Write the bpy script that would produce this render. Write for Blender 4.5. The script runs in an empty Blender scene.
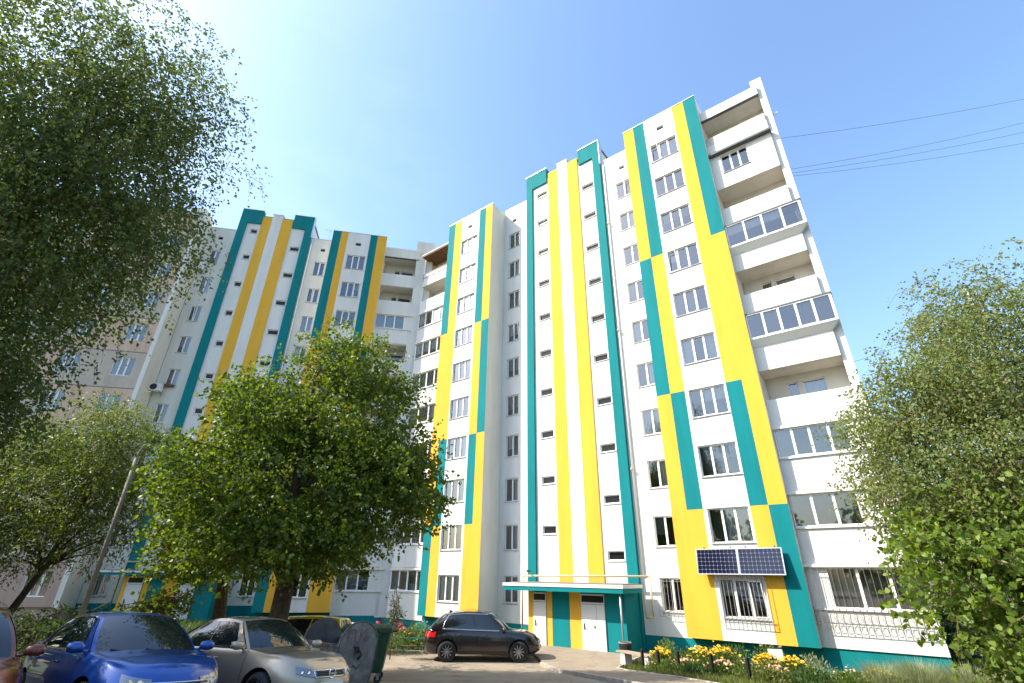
import bpy, bmesh, math, random
import numpy as np
from mathutils import Vector, Matrix, Euler
R = math.radians
rnd = random.Random(7)
scene = bpy.context.scene
col = scene.collection

# ------------------------------------------------------------------ materials
def mat(name, color, rough=0.7, metal=0.0, noise=0.0, nscale=3.0, bump=0.0, bscale=40.0, spec=0.5, coat=0.0, color2=None):
    m = bpy.data.materials.new(name); m.use_nodes = True
    nt = m.node_tree; b = nt.nodes['Principled BSDF']
    b.inputs['Base Color'].default_value = (*color, 1)
    b.inputs['Roughness'].default_value = rough
    b.inputs['Metallic'].default_value = metal
    b.inputs['Specular IOR Level'].default_value = spec
    if coat: b.inputs['Coat Weight'].default_value = coat; b.inputs['Coat Roughness'].default_value = 0.04
    tc = None
    if noise or bump:
        tc = nt.nodes.new('ShaderNodeTexCoord')
    if noise:
        n = nt.nodes.new('ShaderNodeTexNoise'); n.inputs['Scale'].default_value = nscale; n.inputs['Detail'].default_value = 6
        nt.links.new(tc.outputs['Object'], n.inputs['Vector'])
        r = nt.nodes.new('ShaderNodeValToRGB')
        c2 = color2 or tuple(c * (1 - noise) for c in color)
        r.color_ramp.elements[0].position = .3; r.color_ramp.elements[1].position = .7
        r.color_ramp.elements[0].color = (*c2, 1); r.color_ramp.elements[1].color = (*color, 1)
        nt.links.new(n.outputs['Fac'], r.inputs['Fac']); nt.links.new(r.outputs['Color'], b.inputs['Base Color'])
    if bump:
        n2 = nt.nodes.new('ShaderNodeTexNoise'); n2.inputs['Scale'].default_value = bscale; n2.inputs['Detail'].default_value = 4
        nt.links.new(tc.outputs['Object'], n2.inputs['Vector'])
        bp = nt.nodes.new('ShaderNodeBump'); bp.inputs['Strength'].default_value = bump; bp.inputs['Distance'].default_value = .02
        nt.links.new(n2.outputs['Fac'], bp.inputs['Height']); nt.links.new(bp.outputs['Normal'], b.inputs['Normal'])
    return m

def render_mat(name, color, dirt=0.06):
    """painted thermal render: fine grain, faint large weathering and vertical run marks"""
    m = bpy.data.materials.new(name); m.use_nodes = True
    nt = m.node_tree; b = nt.nodes['Principled BSDF']; L = nt.links.new
    b.inputs['Roughness'].default_value = .85; b.inputs['Specular IOR Level'].default_value = .25
    tc = nt.nodes.new('ShaderNodeTexCoord')
    mp = nt.nodes.new('ShaderNodeMapping'); mp.inputs['Scale'].default_value = (1.4, 1.4, .22); L(tc.outputs['Object'], mp.inputs['Vector'])
    n = nt.nodes.new('ShaderNodeTexNoise'); n.inputs['Scale'].default_value = 1.1; n.inputs['Detail'].default_value = 8; n.inputs['Roughness'].default_value = .65
    L(mp.outputs['Vector'], n.inputs['Vector'])
    r = nt.nodes.new('ShaderNodeValToRGB'); r.color_ramp.elements[0].position = .32; r.color_ramp.elements[1].position = .6
    d = tuple(c * (1 - 2.2 * dirt) for c in color); d = (d[0], d[1] * .985, d[2] * .96)
    r.color_ramp.elements[0].color = (*d, 1); r.color_ramp.elements[1].color = (*color, 1)
    L(n.outputs['Fac'], r.inputs['Fac']); L(r.outputs['Color'], b.inputs['Base Color'])
    n2 = nt.nodes.new('ShaderNodeTexNoise'); n2.inputs['Scale'].default_value = 55; n2.inputs['Detail'].default_value = 3
    L(tc.outputs['Object'], n2.inputs['Vector'])
    n3 = nt.nodes.new('ShaderNodeTexNoise'); n3.inputs['Scale'].default_value = 1.7; n3.inputs['Detail'].default_value = 2
    L(tc.outputs['Object'], n3.inputs['Vector'])
    ad = nt.nodes.new('ShaderNodeMath'); ad.operation = 'MULTIPLY_ADD'; ad.inputs[1].default_value = 2.2
    L(n3.outputs['Fac'], ad.inputs[0]); L(n2.outputs['Fac'], ad.inputs[2])
    bp = nt.nodes.new('ShaderNodeBump'); bp.inputs['Strength'].default_value = .25; bp.inputs['Distance'].default_value = .012
    L(ad.outputs[0], bp.inputs['Height']); L(bp.outputs['Normal'], b.inputs['Normal'])
    return m

M = {}
M['white'] = render_mat('white_render', (.70, .69, .665), .045)
M['cream'] = render_mat('cream_render', (.71, .68, .61), .045)
M['yellow'] = render_mat('yellow_render', (.74, .405, .045), .045)
M['teal'] = render_mat('teal_render', (.0, .188, .205), .07)
M['concrete'] = render_mat('raw_concrete', (.52, .51, .49), .12)
M['soffit'] = render_mat('soffit_render', (.76, .71, .64), .05)
M['pinkpanel'] = render_mat('pink_panel', (.60, .43, .33), .09)
M['tanpanel'] = render_mat('tan_panel', (.50, .43, .36), .09)
M['pinkplain'] = render_mat('pink_plain', (.46, .33, .28), .07)
M['joint'] = mat('panel_joint', (.16, .14, .13), .9)
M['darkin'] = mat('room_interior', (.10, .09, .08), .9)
M['pvc'] = mat('white_pvc', (.82, .82, .80), .35)
M['pvcbrown'] = mat('brown_frame', (.12, .055, .03), .5)
M['sill'] = mat('sill_metal', (.42, .40, .38), .4, .3)
M['whitesill'] = mat('white_sill', (.78, .77, .74), .5)
M['curtain'] = mat('white_curtain', (.78, .77, .74), .9, noise=.12, nscale=9)
M['curtain2'] = mat('tan_curtain', (.42, .33, .27), .9, noise=.12, nscale=9)
M['curtain3'] = mat('grey_curtain', (.36, .38, .38), .9, noise=.2, nscale=9)
M['blind'] = mat('white_blind', (.74, .73, .69), .8)
M['wood'] = mat('wood_board', (.24, .115, .05), .7, noise=.5, nscale=6)
M['roofmetal'] = mat('dark_flashing', (.12, .125, .125), .5, .4)
M['palemetal'] = mat('pale_flashing', (.62, .65, .70), .45, .5)
M['pipe'] = mat('beige_pipe', (.55, .45, .28), .45)
M['door'] = mat('grey_steel_door', (.70, .69, .67), .5, noise=.06, nscale=1.5)
M['blackglass'] = mat('dark_glass', (.012, .012, .012), .22, spec=.3)
M['grille'] = mat('grille_iron', (.16, .14, .12), .6)
M['whitegrille'] = mat('white_grille_iron', (.30, .28, .255), .6)
M['black'] = mat('black_plastic', (.015, .015, .016), .45)
M['rubber'] = mat('rubber', (.02, .02, .02), .8)
M['steel'] = mat('grey_steel', (.40, .40, .40), .4, .7)
M['alu'] = mat('aluminium', (.66, .67, .68), .3, .9)
M['concretepost'] = mat('pole_concrete', (.30, .27, .225), .9, noise=.25, nscale=5, bump=.3, bscale=60)
M['bench'] = mat('bench_plank', (.36, .29, .22), .8, noise=.3, nscale=8)

def glass_mat():
    m = bpy.data.materials.new('window_glass'); m.use_nodes = True
    nt = m.node_tree; nt.nodes.clear(); L = nt.links.new
    out = nt.nodes.new('ShaderNodeOutputMaterial'); mix = nt.nodes.new('ShaderNodeMixShader')
    tr = nt.nodes.new('ShaderNodeBsdfTransparent'); tr.inputs['Color'].default_value = (.72, .76, .76, 1)
    gl = nt.nodes.new('ShaderNodeBsdfGlossy'); gl.inputs['Roughness'].default_value = .02; gl.inputs['Color'].default_value = (.9, .93, .97, 1)
    fr = nt.nodes.new('ShaderNodeFresnel'); fr.inputs['IOR'].default_value = 1.65
    mp = nt.nodes.new('ShaderNodeMath'); mp.operation = 'MULTIPLY_ADD'; mp.inputs[1].default_value = 1.5; mp.inputs[2].default_value = .08
    L(fr.outputs[0], mp.inputs[0]); L(mp.outputs[0], mix.inputs['Fac'])
    L(tr.outputs[0], mix.inputs[1]); L(gl.outputs[0], mix.inputs[2]); L(mix.outputs[0], out.inputs['Surface'])
    return m
M['glass'] = glass_mat()

def leaf_mat(name, c1, c2, trans=.35, rough=.5):
    m = bpy.data.materials.new(name); m.use_nodes = True
    nt = m.node_tree; L = nt.links.new
    b = nt.nodes['Principled BSDF']; out = nt.nodes['Material Output']
    g = nt.nodes.new('ShaderNodeNewGeometry'); r = nt.nodes.new('ShaderNodeValToRGB')
    r.color_ramp.elements[0].color = (*c1, 1); r.color_ramp.elements[1].color = (*c2, 1)
    e = r.color_ramp.elements.new(.955); e.color = (*c2, 1)
    r.color_ramp.elements[2].color = (min(c2[0] * 1.5, 1), c2[1] * 1.2, c2[2] * .9, 1)
    L(g.outputs['Random Per Island'], r.inputs['Fac']); L(r.outputs['Color'], b.inputs['Base Color'])
    b.inputs['Roughness'].default_value = rough; b.inputs['Specular IOR Level'].default_value = .4
    t = nt.nodes.new('ShaderNodeBsdfTranslucent'); hs = nt.nodes.new('ShaderNodeHueSaturation')
    hs.inputs['Hue'].default_value = .487; hs.inputs['Saturation'].default_value = 1.1; hs.inputs['Value'].default_value = 2.0
    L(r.outputs['Color'], hs.inputs['Color']); L(hs.outputs['Color'], t.inputs['Color'])
    mx = nt.nodes.new('ShaderNodeMixShader'); mx.inputs['Fac'].default_value = trans
    L(b.outputs[0], mx.inputs[1]); L(t.outputs[0], mx.inputs[2]); L(mx.outputs[0], out.inputs['Surface'])
    return m
M['leaf_maple'] = leaf_mat('maple_leaf', (.038, .078, .010), (.125, .180, .022), .42)
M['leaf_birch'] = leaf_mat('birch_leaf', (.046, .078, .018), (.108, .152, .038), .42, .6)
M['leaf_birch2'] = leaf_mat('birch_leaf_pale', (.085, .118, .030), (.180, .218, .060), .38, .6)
M['leaf_hazel'] = leaf_mat('hazel_leaf', (.065, .120, .016), (.17, .245, .035), .38)
M['leaf_young'] = leaf_mat('young_leaf', (.08, .14, .02), (.17, .245, .03), .4)
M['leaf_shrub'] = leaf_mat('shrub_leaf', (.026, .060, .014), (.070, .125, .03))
M['leaf_flowerbed'] = leaf_mat('bed_leaf', (.055, .10, .02), (.13, .19, .04))
M['blade'] = leaf_mat('grass_blade', (.14, .17, .08), (.28, .31, .16))
M['lawn'] = leaf_mat('lawn_blade', (.07, .095, .02), (.16, .185, .045))
M['petal_yellow'] = leaf_mat('yellow_petal', (.75, .42, .01), (.85, .58, .03), .25)
M['petal_pink'] = leaf_mat('pink_petal', (.7, .38, .22), (.75, .5, .35), .25)
M['petal_red'] = leaf_mat('red_petal', (.65, .03, .05), (.8, .10, .12), .25)
M['bark'] = mat('dark_bark', (.085, .06, .04), .95, noise=.5, nscale=8, bump=.8, bscale=25)
M['birchbark'] = mat('birch_bark', (.55, .52, .47), .85, noise=.75, nscale=5, bump=.3, bscale=25)
M['twig'] = mat('twig', (.12, .08, .045), .9)

# ------------------------------------------------------------------ mesh builder
class MB:
    def __init__(s): s.v = []; s.f = []; s.m = []
    def quad(s, a, b, c, d, m=0):
        i = len(s.v); s.v += [tuple(a), tuple(b), tuple(c), tuple(d)]; s.f.append((i, i + 1, i + 2, i + 3)); s.m.append(m)
    def poly(s, pts, m=0):
        i = len(s.v); s.v += [tuple(p) for p in pts]; s.f.append(tuple(range(i, i + len(pts)))); s.m.append(m)
    def box(s, x0, x1, y0, y1, z0, z1, m=0):
        if x0 > x1: x0, x1 = x1, x0
        if y0 > y1: y0, y1 = y1, y0
        if z0 > z1: z0, z1 = z1, z0
        i = len(s.v)
        s.v += [(x0, y0, z0), (x1, y0, z0), (x1, y1, z0), (x0, y1, z0), (x0, y0, z1), (x1, y0, z1), (x1, y1, z1), (x0, y1, z1)]
        for f in ((0, 3, 2, 1), (4, 5, 6, 7), (0, 1, 5, 4), (1, 2, 6, 5), (2, 3, 7, 6), (3, 0, 4, 7)):
            s.f.append(tuple(i + k for k in f)); s.m.append(m)
    def hexa(s, p, m=0):
        i = len(s.v); s.v += [tuple(q) for q in p]
        for f in ((0, 3, 2, 1), (4, 5, 6, 7), (0, 1, 5, 4), (1, 2, 6, 5), (2, 3, 7, 6), (3, 0, 4, 7)):
            s.f.append(tuple(i + k for k in f)); s.m.append(m)
    def tube(s, pts, rad, n=8, m=0, cap=True):
        pts = [Vector(p) for p in pts]
        if not isinstance(rad, (list, tuple)): rad = [rad] * len(pts)
        rings = []
        up = Vector((0, 0, 1))
        for i, p in enumerate(pts):
            d = (pts[min(i + 1, len(pts) - 1)] - pts[max(i - 1, 0)])
            d = d.normalized() if d.length > 1e-9 else up
            a = d.cross(up)
            if a.length < .1: a = d.cross(Vector((1, 0, 0)))
            a.normalize(); b = d.cross(a)
            k = len(s.v)
            for j in range(n):
                t = 2 * math.pi * j / n
                s.v.append(tuple(p + (a * math.cos(t) + b * math.sin(t)) * rad[i]))
            rings.append(k)
        for i in range(len(rings) - 1):
            for j in range(n):
                s.f.append((rings[i] + j, rings[i] + (j + 1) % n, rings[i + 1] + (j + 1) % n, rings[i + 1] + j)); s.m.append(m)
        if cap:
            s.f.append(tuple(rings[0] + j for j in range(n))[::-1]); s.m.append(m)
            s.f.append(tuple(rings[-1] + j for j in range(n))); s.m.append(m)
    def lathe(s, prof, c=(0, 0, 0), n=16, m=0, axis='z', cap=True):
        k0 = len(s.v)
        for (r, z) in prof:
            for j in range(n):
                t = 2 * math.pi * j / n
                p = (r * math.cos(t), r * math.sin(t), z)
                if axis == 'y': p = (p[0], p[2], p[1])
                if axis == 'x': p = (p[2], p[0], p[1])
                s.v.append((p[0] + c[0], p[1] + c[1], p[2] + c[2]))
        for i in range(len(prof) - 1):
            for j in range(n):
                s.f.append((k0 + i * n + j, k0 + i * n + (j + 1) % n, k0 + (i + 1) * n + (j + 1) % n, k0 + (i + 1) * n + j)); s.m.append(m)
        if not cap: return
        s.f.append(tuple(k0 + j for j in range(n))); s.m.append(m)
        s.f.append(tuple(k0 + (len(prof) - 1) * n + j for j in range(n))); s.m.append(m)
    def grid(s, P, m=0):
        h, w = len(P), len(P[0]); k = len(s.v)
        for row in P: s.v += [tuple(p) for p in row]
        for i in range(h - 1):
            for j in range(w - 1):
                s.f.append((k + i * w + j, k + i * w + j + 1, k + (i + 1) * w + j + 1, k + (i + 1) * w + j)); s.m.append(m)
    def mesh(s, name, mats, smooth=False):
        me = bpy.data.meshes.new(name); me.from_pydata(s.v, [], s.f)
        for x in (mats if isinstance(mats, (list, tuple)) else [mats]): me.materials.append(x)
        me.polygons.foreach_set('material_index', s.m)
        if smooth: me.polygons.foreach_set('use_smooth', [True] * len(s.f))
        me.update(); return me
    def build(s, name, mats, parent=None, loc=(0, 0, 0), rotz=0, smooth=False, bevel=0):
        o = bpy.data.objects.new(name, s.mesh(name, mats, smooth)); col.objects.link(o)
        o.location = loc; o.rotation_euler = (0, 0, rotz)
        if parent: o.parent = parent
        if bevel:
            b = o.modifiers.new('bevel', 'BEVEL'); b.width = bevel; b.segments = 2; b.limit_method = 'ANGLE'
        return o

def fix_normals(o):
    bm = bmesh.new(); bm.from_mesh(o.data); bmesh.ops.remove_doubles(bm, verts=bm.verts, dist=1e-5)
    bmesh.ops.recalc_face_normals(bm, faces=bm.faces); bm.to_mesh(o.data); bm.free()

def thing(name, label, cat, loc=(0, 0, 0), rotz=0, group=None):
    o = bpy.data.objects.new(name, None); col.objects.link(o); o.empty_display_size = .2
    o.location = loc; o.rotation_euler = (0, 0, rotz)
    return tag(o, label, cat, group)
def tag(o, label, cat, group=None):
    o['label'] = label; o['category'] = cat
    if group: o['group'] = group
    return o
def struct(o, kind='structure'):
    o['kind'] = kind; return o
def copy_tree(o, parent=None):
    c = o.copy(); col.objects.link(c); c.parent = parent
    for ch in list(o.children): copy_tree(ch, c)
    return c
def link(name, mesh, parent, loc=(0, 0, 0), rotz=0):
    o = bpy.data.objects.new(name, mesh); col.objects.link(o); o.parent = parent; o.location = loc; o.rotation_euler = (0, 0, rotz); return o

# ------------------------------------------------------------------ frames of the two wings (u along the front, n into the house)
H_EYE = 3.0
class Frame:
    def __init__(s, az, d):
        s.t = Vector((math.sin(az), math.cos(az), 0)); s.n = Vector((-s.t.y, s.t.x, 0)); s.d = d
        s.rot = math.atan2(s.t.y, s.t.x); s.org = s.n * d
    def p(s, u, n, z): return s.t * u + s.n * (s.d + n) + Vector((0, 0, z))
FR = Frame(R(127.61108), 23.177713)
FL = Frame(R(79.357968), 36.638324)

def sstep(a, b, x):
    t = min(1, max(0, (x - a) / (b - a))); return t * t * (3 - 2 * t)
def terrain(x, y):
    # forecourt falls gently from the parked cars down to the houses
    t = (21.5 - y) / 13.5
    t = 0 if t < 0 else (t if t < 1 else 1 + .25 * math.tanh((t - 1) * 2))
    t = t - .0 if t > .12 else t * t / .12 * .5 + t * .5
    z = -.2 + 1.20 * t * (1 - .72 * sstep(5.0, 10.5, x))
    z += .45 * sstep(-9, -15, x) * sstep(18, 26, y)
    return z
# ------------------------------------------------------------------ apartment building
BO = FR.p(-14.2, 1.4, 0)     # base point of the building
house = thing('apartment_building', 'ten storey white apartment block with teal and yellow stripes and projecting bays', 'apartment block', BO)
def wing_part(mb, name, mats, F, parent=None, smooth=False):
    o = mb.build(name, mats, parent or house, smooth=smooth)
    o.location = F.org - (Vector(BO) if (parent or house) is house else Vector((0, 0, 0))); o.rotation_euler = (0, 0, F.rot); return o
WHITE, CREAM, YEL, TEAL, DARK, CONC, SOF = range(7)
FM = [M['white'], M['cream'], M['yellow'], M['teal'], M['darkin'], M['concrete'], M['soffit']]

def wall(mb, u0, u1, z0, z1, n, holes=(), color=lambda u, z: WHITE, ub=(), zb=(), depth=.16, room=.75, reveal=WHITE):
    us = sorted({round(x, 4) for x in [u0, u1, *ub] + [h[0] for h in holes] + [h[1] for h in holes] if u0 <= x <= u1})
    zs = sorted({round(x, 4) for x in [z0, z1, *zb] + [h[2] for h in holes] + [h[3] for h in holes] if z0 <= x <= z1})
    for i in range(len(us) - 1):
        for j in range(len(zs) - 1):
            uc, zc = (us[i] + us[i + 1]) / 2, (zs[j] + zs[j + 1]) / 2
            if any(h[0] < uc < h[1] and h[2] < zc < h[3] for h in holes): continue
            mb.quad((us[i], n, zs[j]), (us[i + 1], n, zs[j]), (us[i + 1], n, zs[j + 1]), (us[i], n, zs[j + 1]), color(uc, zc))
    for (a, b, c, d) in holes:
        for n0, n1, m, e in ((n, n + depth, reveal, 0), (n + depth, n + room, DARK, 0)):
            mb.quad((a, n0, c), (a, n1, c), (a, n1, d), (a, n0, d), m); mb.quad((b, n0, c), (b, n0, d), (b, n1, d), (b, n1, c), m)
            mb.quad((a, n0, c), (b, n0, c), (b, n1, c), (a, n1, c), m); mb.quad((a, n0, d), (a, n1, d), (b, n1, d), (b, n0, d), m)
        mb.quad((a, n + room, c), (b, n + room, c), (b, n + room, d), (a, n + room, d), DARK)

WROWS = [(1.53 + 2.8 * k, 2.95 + 2.8 * k) for k in range(10)]
ROOF, BASE = 30.53, .71
ZB = [5.75, 11.37, 19.78]

# window meshes, shared: origin at the middle of the sill line on the outer face of the wall, x along, y into the house
_wm = {}
def window_mesh(w, h, panes, frame='pvc'):
    key = ('f', round(w, 2), round(h, 2), panes, frame)
    if key not in _wm:
        mb = MB(); y0, y1, b = .09, .155, .05
        mb.box(-w / 2, w / 2, y0, y1, 0, b); mb.box(-w / 2, w / 2, y0, y1, h - b, h)
        mb.box(-w / 2, -w / 2 + b, y0, y1, b, h - b); mb.box(w / 2 - b, w / 2, y0, y1, b, h - b)
        for i in range(1, panes):
            x = -w / 2 + w * i / panes; mb.box(x - .038, x + .038, y0 + .004, y1 - .004, b, h - b)
        for i in range(panes):       # sash rims
            a0 = -w / 2 + w * i / panes + (.05 if i == 0 else .038); a1 = -w / 2 + w * (i + 1) / panes - (.05 if i == panes - 1 else .038)
            if i % 2 == 1 or panes == 2 and i == 1:
                r = .022
                mb.box(a0, a1, y0 - .012, y1 - .02, b, b + r); mb.box(a0, a1, y0 - .012, y1 - .02, h - b - r, h - b)
                mb.box(a0, a0 + r, y0 - .012, y1 - .02, b + r, h - b - r); mb.box(a1 - r, a1, y0 - .012, y1 - .02, b + r, h - b - r)
        g = MB(); g.quad((-w / 2 + b * .5, .13, b * .5), (w / 2 - b * .5, .13, b * .5), (w / 2 - b * .5, .13, h - b * .5), (-w / 2 + b * .5, .13, h - b * .5))
        _wm[key] = (mb.mesh('window', M[frame]), g.mesh('glass', M['glass']))
    return _wm[key]
def sill_mesh(w, out, m):
    key = ('s', round(w, 2), out, m)
    if key not in _wm:
        mb = MB(); mb.hexa([(-w / 2 - .04, -out, -.045), (w / 2 + .04, -out, -.045), (w / 2 + .04, .09, -.005), (-w / 2 - .04, .09, -.005),
                            (-w / 2 - .04, -out, -.02), (w / 2 + .04, -out, -.02), (w / 2 + .04, .09, .02), (-w / 2 - .04, .09, .02)])
        _wm[key] = mb.mesh('sill', M[m])
    return _wm[key]
def curtain_mesh(w, h, panes, cover, cm, drop=0):
    key = ('c', round(w, 2), round(h, 2), panes, cover, cm, drop)
    if key not in _wm:
        mb = MB()
        for i in range(panes):
            if not (cover >> i) & 1: continue
            a0 = -w / 2 + w * i / panes + .03; a1 = -w / 2 + w * (i + 1) / panes - .03; n = 14
            P = [[(a0 + (a1 - a0) * j / n, .27 + .022 * math.sin(j * 1.9 + i), z) for j in range(n + 1)] for z in (drop * h, h)]
            mb.grid(P)
        _wm[key] = mb.mesh('curtain', M[cm]) if mb.f else None
    return _wm[key]
wr = random.Random(3)
def window(F, u0, u1, z0, z1, n, panes, parent=None, curtain=None, frame='pvc', sill='sill', name='window', sillout=.05):
    w, h = u1 - u0, z1 - z0
    P = F.p((u0 + u1) / 2, n, z0) - Vector(BO)
    fm, gm = window_mesh(w, h, panes, frame)
    o = link(name, fm, parent or house, P, F.rot)
    g_ = link('glass', gm, o)
    if name == 'stair_window':
        if 'stairglass' not in _wm: _wm['stairglass'] = {}
        sg = _wm['stairglass'].get(gm.name)
        if not sg: sg = gm.copy(); sg.materials[0] = M['blackglass']; _wm['stairglass'][gm.name] = sg
        g_.data = sg
    if sill: link('sill', sill_mesh(w, sillout, sill), o)
    if curtain is None:
        curtain = (wr.choice([0, 1, 5, 7, 7, 2, 4, 6, 3]) & (2 ** panes - 1), wr.choice(['curtain', 'curtain', 'curtain3', 'curtain2', 'blind']), wr.choice([0, 0, 0, .35, .55]))
    cm = curtain_mesh(w, h, panes, *curtain) if curtain else None
    if cm: link('curtain', cm, o)
    if name == 'window' and wr.random() < .16:     # a sash left open, swung into the room or tilted out at the top
        sw_ = w / panes - .09; mb = MB(); k = wr.randrange(panes); r_ = .035
        mb.box(0, sw_, -.02, .02, 0, r_); mb.box(0, sw_, -.02, .02, h - .1 - r_, h - .1); mb.box(0, r_, -.02, .02, r_, h - .1 - r_); mb.box(sw_ - r_, sw_, -.02, .02, r_, h - .1 - r_)
        so_ = mb.build('open_sash', M['pvc'], o, (-w / 2 + w * k / panes + .05, .06, .05)); so_.rotation_euler = (R(8), 0, 0)
    return o

# ---- projecting bays with the stripes
PAT = {'L': [((TEAL, YEL), (YEL, YEL)), ((YEL, TEAL), (TEAL, YEL)), ((YEL, YEL), (YEL, TEAL)), ((TEAL, YEL), (TEAL, YEL))]}
PAT['R'] = [tuple(p[::-1] for p in z[::-1]) for z in PAT['L']]
def bay(F, e, w0, w1, pat, small=None):
    mb = MB()
    def colr(u, z):
        k = sum(z > b for b in ZB); a, b = pat[k]
        if u < e[1]: return a[0]
        if u < e[2]: return a[1]
        if u < e[3]: return WHITE
        return b[0] if u < e[4] else b[1]
    vm = (w0 + w1) / 2
    holes = [(w0, w1, z0, z1) for z0, z1 in WROWS] + [(vm - .22, vm + .22, 29.2, 29.5)]
    wall(mb, e[0], e[5], BASE, ROOF, 0, holes, colr, ub=e, zb=ZB)
    for u in (e[0], e[5]):
        mb.quad((u, 0, BASE), (u, 1.7, BASE), (u, 1.7, ROOF), (u, 0, ROOF), CREAM)
    mb.quad((e[0], 0, BASE), (e[5], 0, BASE), (e[5], 1.7, BASE), (e[0], 1.7, BASE), WHITE)
    mb.quad((e[0], 0, ROOF), (e[5], 0, ROOF), (e[5], 3, ROOF), (e[0], 3, ROOF), CONC)
    o = wing_part(mb, 'bay_wall', FM, F)
    fl = MB(); fl.box(e[0] - .02, e[5] + .02, -.03, .3, ROOF + .003, ROOF + .05); wing_part(fl, 'roof_flashing', M['palemetal'], F)
    for k, (z0, z1) in enumerate(WROWS):
        window(F, w0, w1, z0, z1, 0, 3, curtain=(7, 'blind', 0) if (F is FR and e[0] < -20 and k == 0) else None)
eR = [-8.37, -7.65, -6.92, -4.95, -4.23, -3.50]
eL = [-24.92, -24.19, -23.40, -21.40, -20.72, -20.03]
eW = [-9.45, -8.75, -8.15, -6.22, -5.60, -4.80]
bay(FR, eR, -6.74, -5.03, PAT['R'])
bay(FR, eL, -23.33, -21.58, PAT['L'])
bay(FL, eW, -7.95, -6.37, PAT['L'])

# ---- set-back window columns beside the stair towers
def column(F, u0, u1, w0, w1, roof, base, m=WHITE):
    mb = MB(); vm = (w0 + w1) / 2
    wall(mb, u0, u1, base, roof, 1.7, [(w0, w1, z0, z1) for z0, z1 in WROWS] + [(vm - .2, vm + .2, 29.3, 29.6)], lambda u, z: m)
    mb.quad((u0, 1.7, roof), (u1, 1.7, roof), (u1, 3, roof), (u0, 3, roof), CONC)
    wing_part(mb, 'recessed_wall', FM, F)
    fl = MB(); fl.box(u0 + .03, u1 - .03, 1.67, 2.0, roof + .003, roof + .05); wing_part(fl, 'roof_flashing', M['palemetal'], F)
    for z0, z1 in WROWS: window(F, w0, w1, z0, z1, 1.7, 2, curtain=(wr.choice([0, 1, 2, 3, 3]), wr.choice(['curtain', 'curtain', 'curtain3', 'curtain2']), wr.choice([0, 0, .4])))
column(FR, -20.03, -17.64, -19.58, -18.53, 30.83, .54)
column(FR, -10.98, -8.37, -9.98, -8.85, 30.83, .52)
column(FL, -20.08, -17.90, -19.50, -18.68, 30.5, 1.12, CREAM)  # cream on both left wing columns stands in for warm reflected light
column(FL, -11.70, -9.45, -10.95, -10.00, 30.6, 1.0, CREAM)

# ---- stair towers
def tower(F, u0, u1, frame_w, marks, zb, top):
    """marks: left block end, yellow start/end, white end, yellow end, right block start"""
    b0, y0, y1, y2, y3, b1 = marks
    mb = MB(); nw = 1.58
    sw = []
    la, lb = u0 + frame_w, y0 - .1; ra, rb = y3 + .15, u1 - frame_w
    for k in range(10):
        z = 2.55 + 2.8 * k
        if k > 0: sw.append((la + .38, lb - .02, z + 2.65 - .45, z + 2.65))
    sw = [(la + .42, lb - .08, 5.12 + 2.8 * k, 5.57 + 2.8 * k) for k in range(-1, 10) if 5.1 + 2.8 * k > zb + 1]
    sw += [(ra + .1, rb - .12, 3.72 + 2.8 * k, 4.17 + 2.8 * k) for k in range(0, 10)]
    wall(mb, u0, u1, zb, top - 1.0, nw, sw, lambda u, z: WHITE, depth=.18, room=.6)
    for u in (u0, u1): mb.quad((u, nw, zb), (u, 2.4, zb), (u, 2.4, top - 1), (u, nw, top - 1), WHITE)
    wing_part(mb, 'stair_tower_wall', FM, F)
    for (a, b, c, d) in sw:
        window(F, a, b, c, d, nw, 1, curtain=False, name='stair_window', sill='whitesill')
    g = MB(); nf = 1.46     # raised teal frame
    g.box(u0 - .01, u0 + frame_w, nf, nw + .3, zb, top, TEAL); g.box(u1 - frame_w, u1 + .01, nf, nw + .3, zb, top, TEAL)
    g.box(u0 + frame_w, b0, nf + .003, nw + .3, top - 1.45, top - .003, TEAL); g.box(b1, u1 - frame_w, nf + .003, nw + .3, top - 1.45, top - .003, TEAL)
    wing_part(g, 'teal_frame', FM, F)
    g = MB(); nf = 1.52
    g.box(y0, y1, nf, nw + .3, zb, top - .55, YEL); g.box(y1, y2, nf - .01, nw + .3, zb, top - .2, WHITE); g.box(y2, y3, nf, nw + .3, zb, top - .55, YEL)
    wing_part(g, 'stripe_panel', FM, F)
    g = MB()                 # lift house behind the parapet
    g.box(u0 + .12, u1 - .12, nw + .32, 5.2, 30.0, top - .35, 0); g.box(u0 + .05, u1 - .04, nw + .31, 5.8, top - .348, top - .2, 1)
    wing_part(g, 'lift_house', [M['soffit'], M['roofmetal']], F)
    g = MB(); g.box(u0 - .05, b0, 1.42, 1.95, top + .003, top + .06); g.box(b1, u1 + .05, 1.42, 1.95, top + .003, top + .06)
    g.box(y1 - .03, y2 + .03, 1.47, 1.95, top - .197, top - .15)
    g.box(u1 + .013, u1 + .05, 1.44, 1.95, 30.6, top + .06)
    wing_part(g, 'parapet_flashing', M['palemetal'], F)
tower(FR, -17.64, -10.98, .56, (-15.68, -15.56, -14.67, -13.77, -12.86, -12.73), 2.5, 32.98)
tower(FL, -17.90, -11.70, .62, (-16.12, -16.10, -15.30, -14.44, -13.52, -13.45), 2.9, 32.8)

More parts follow.
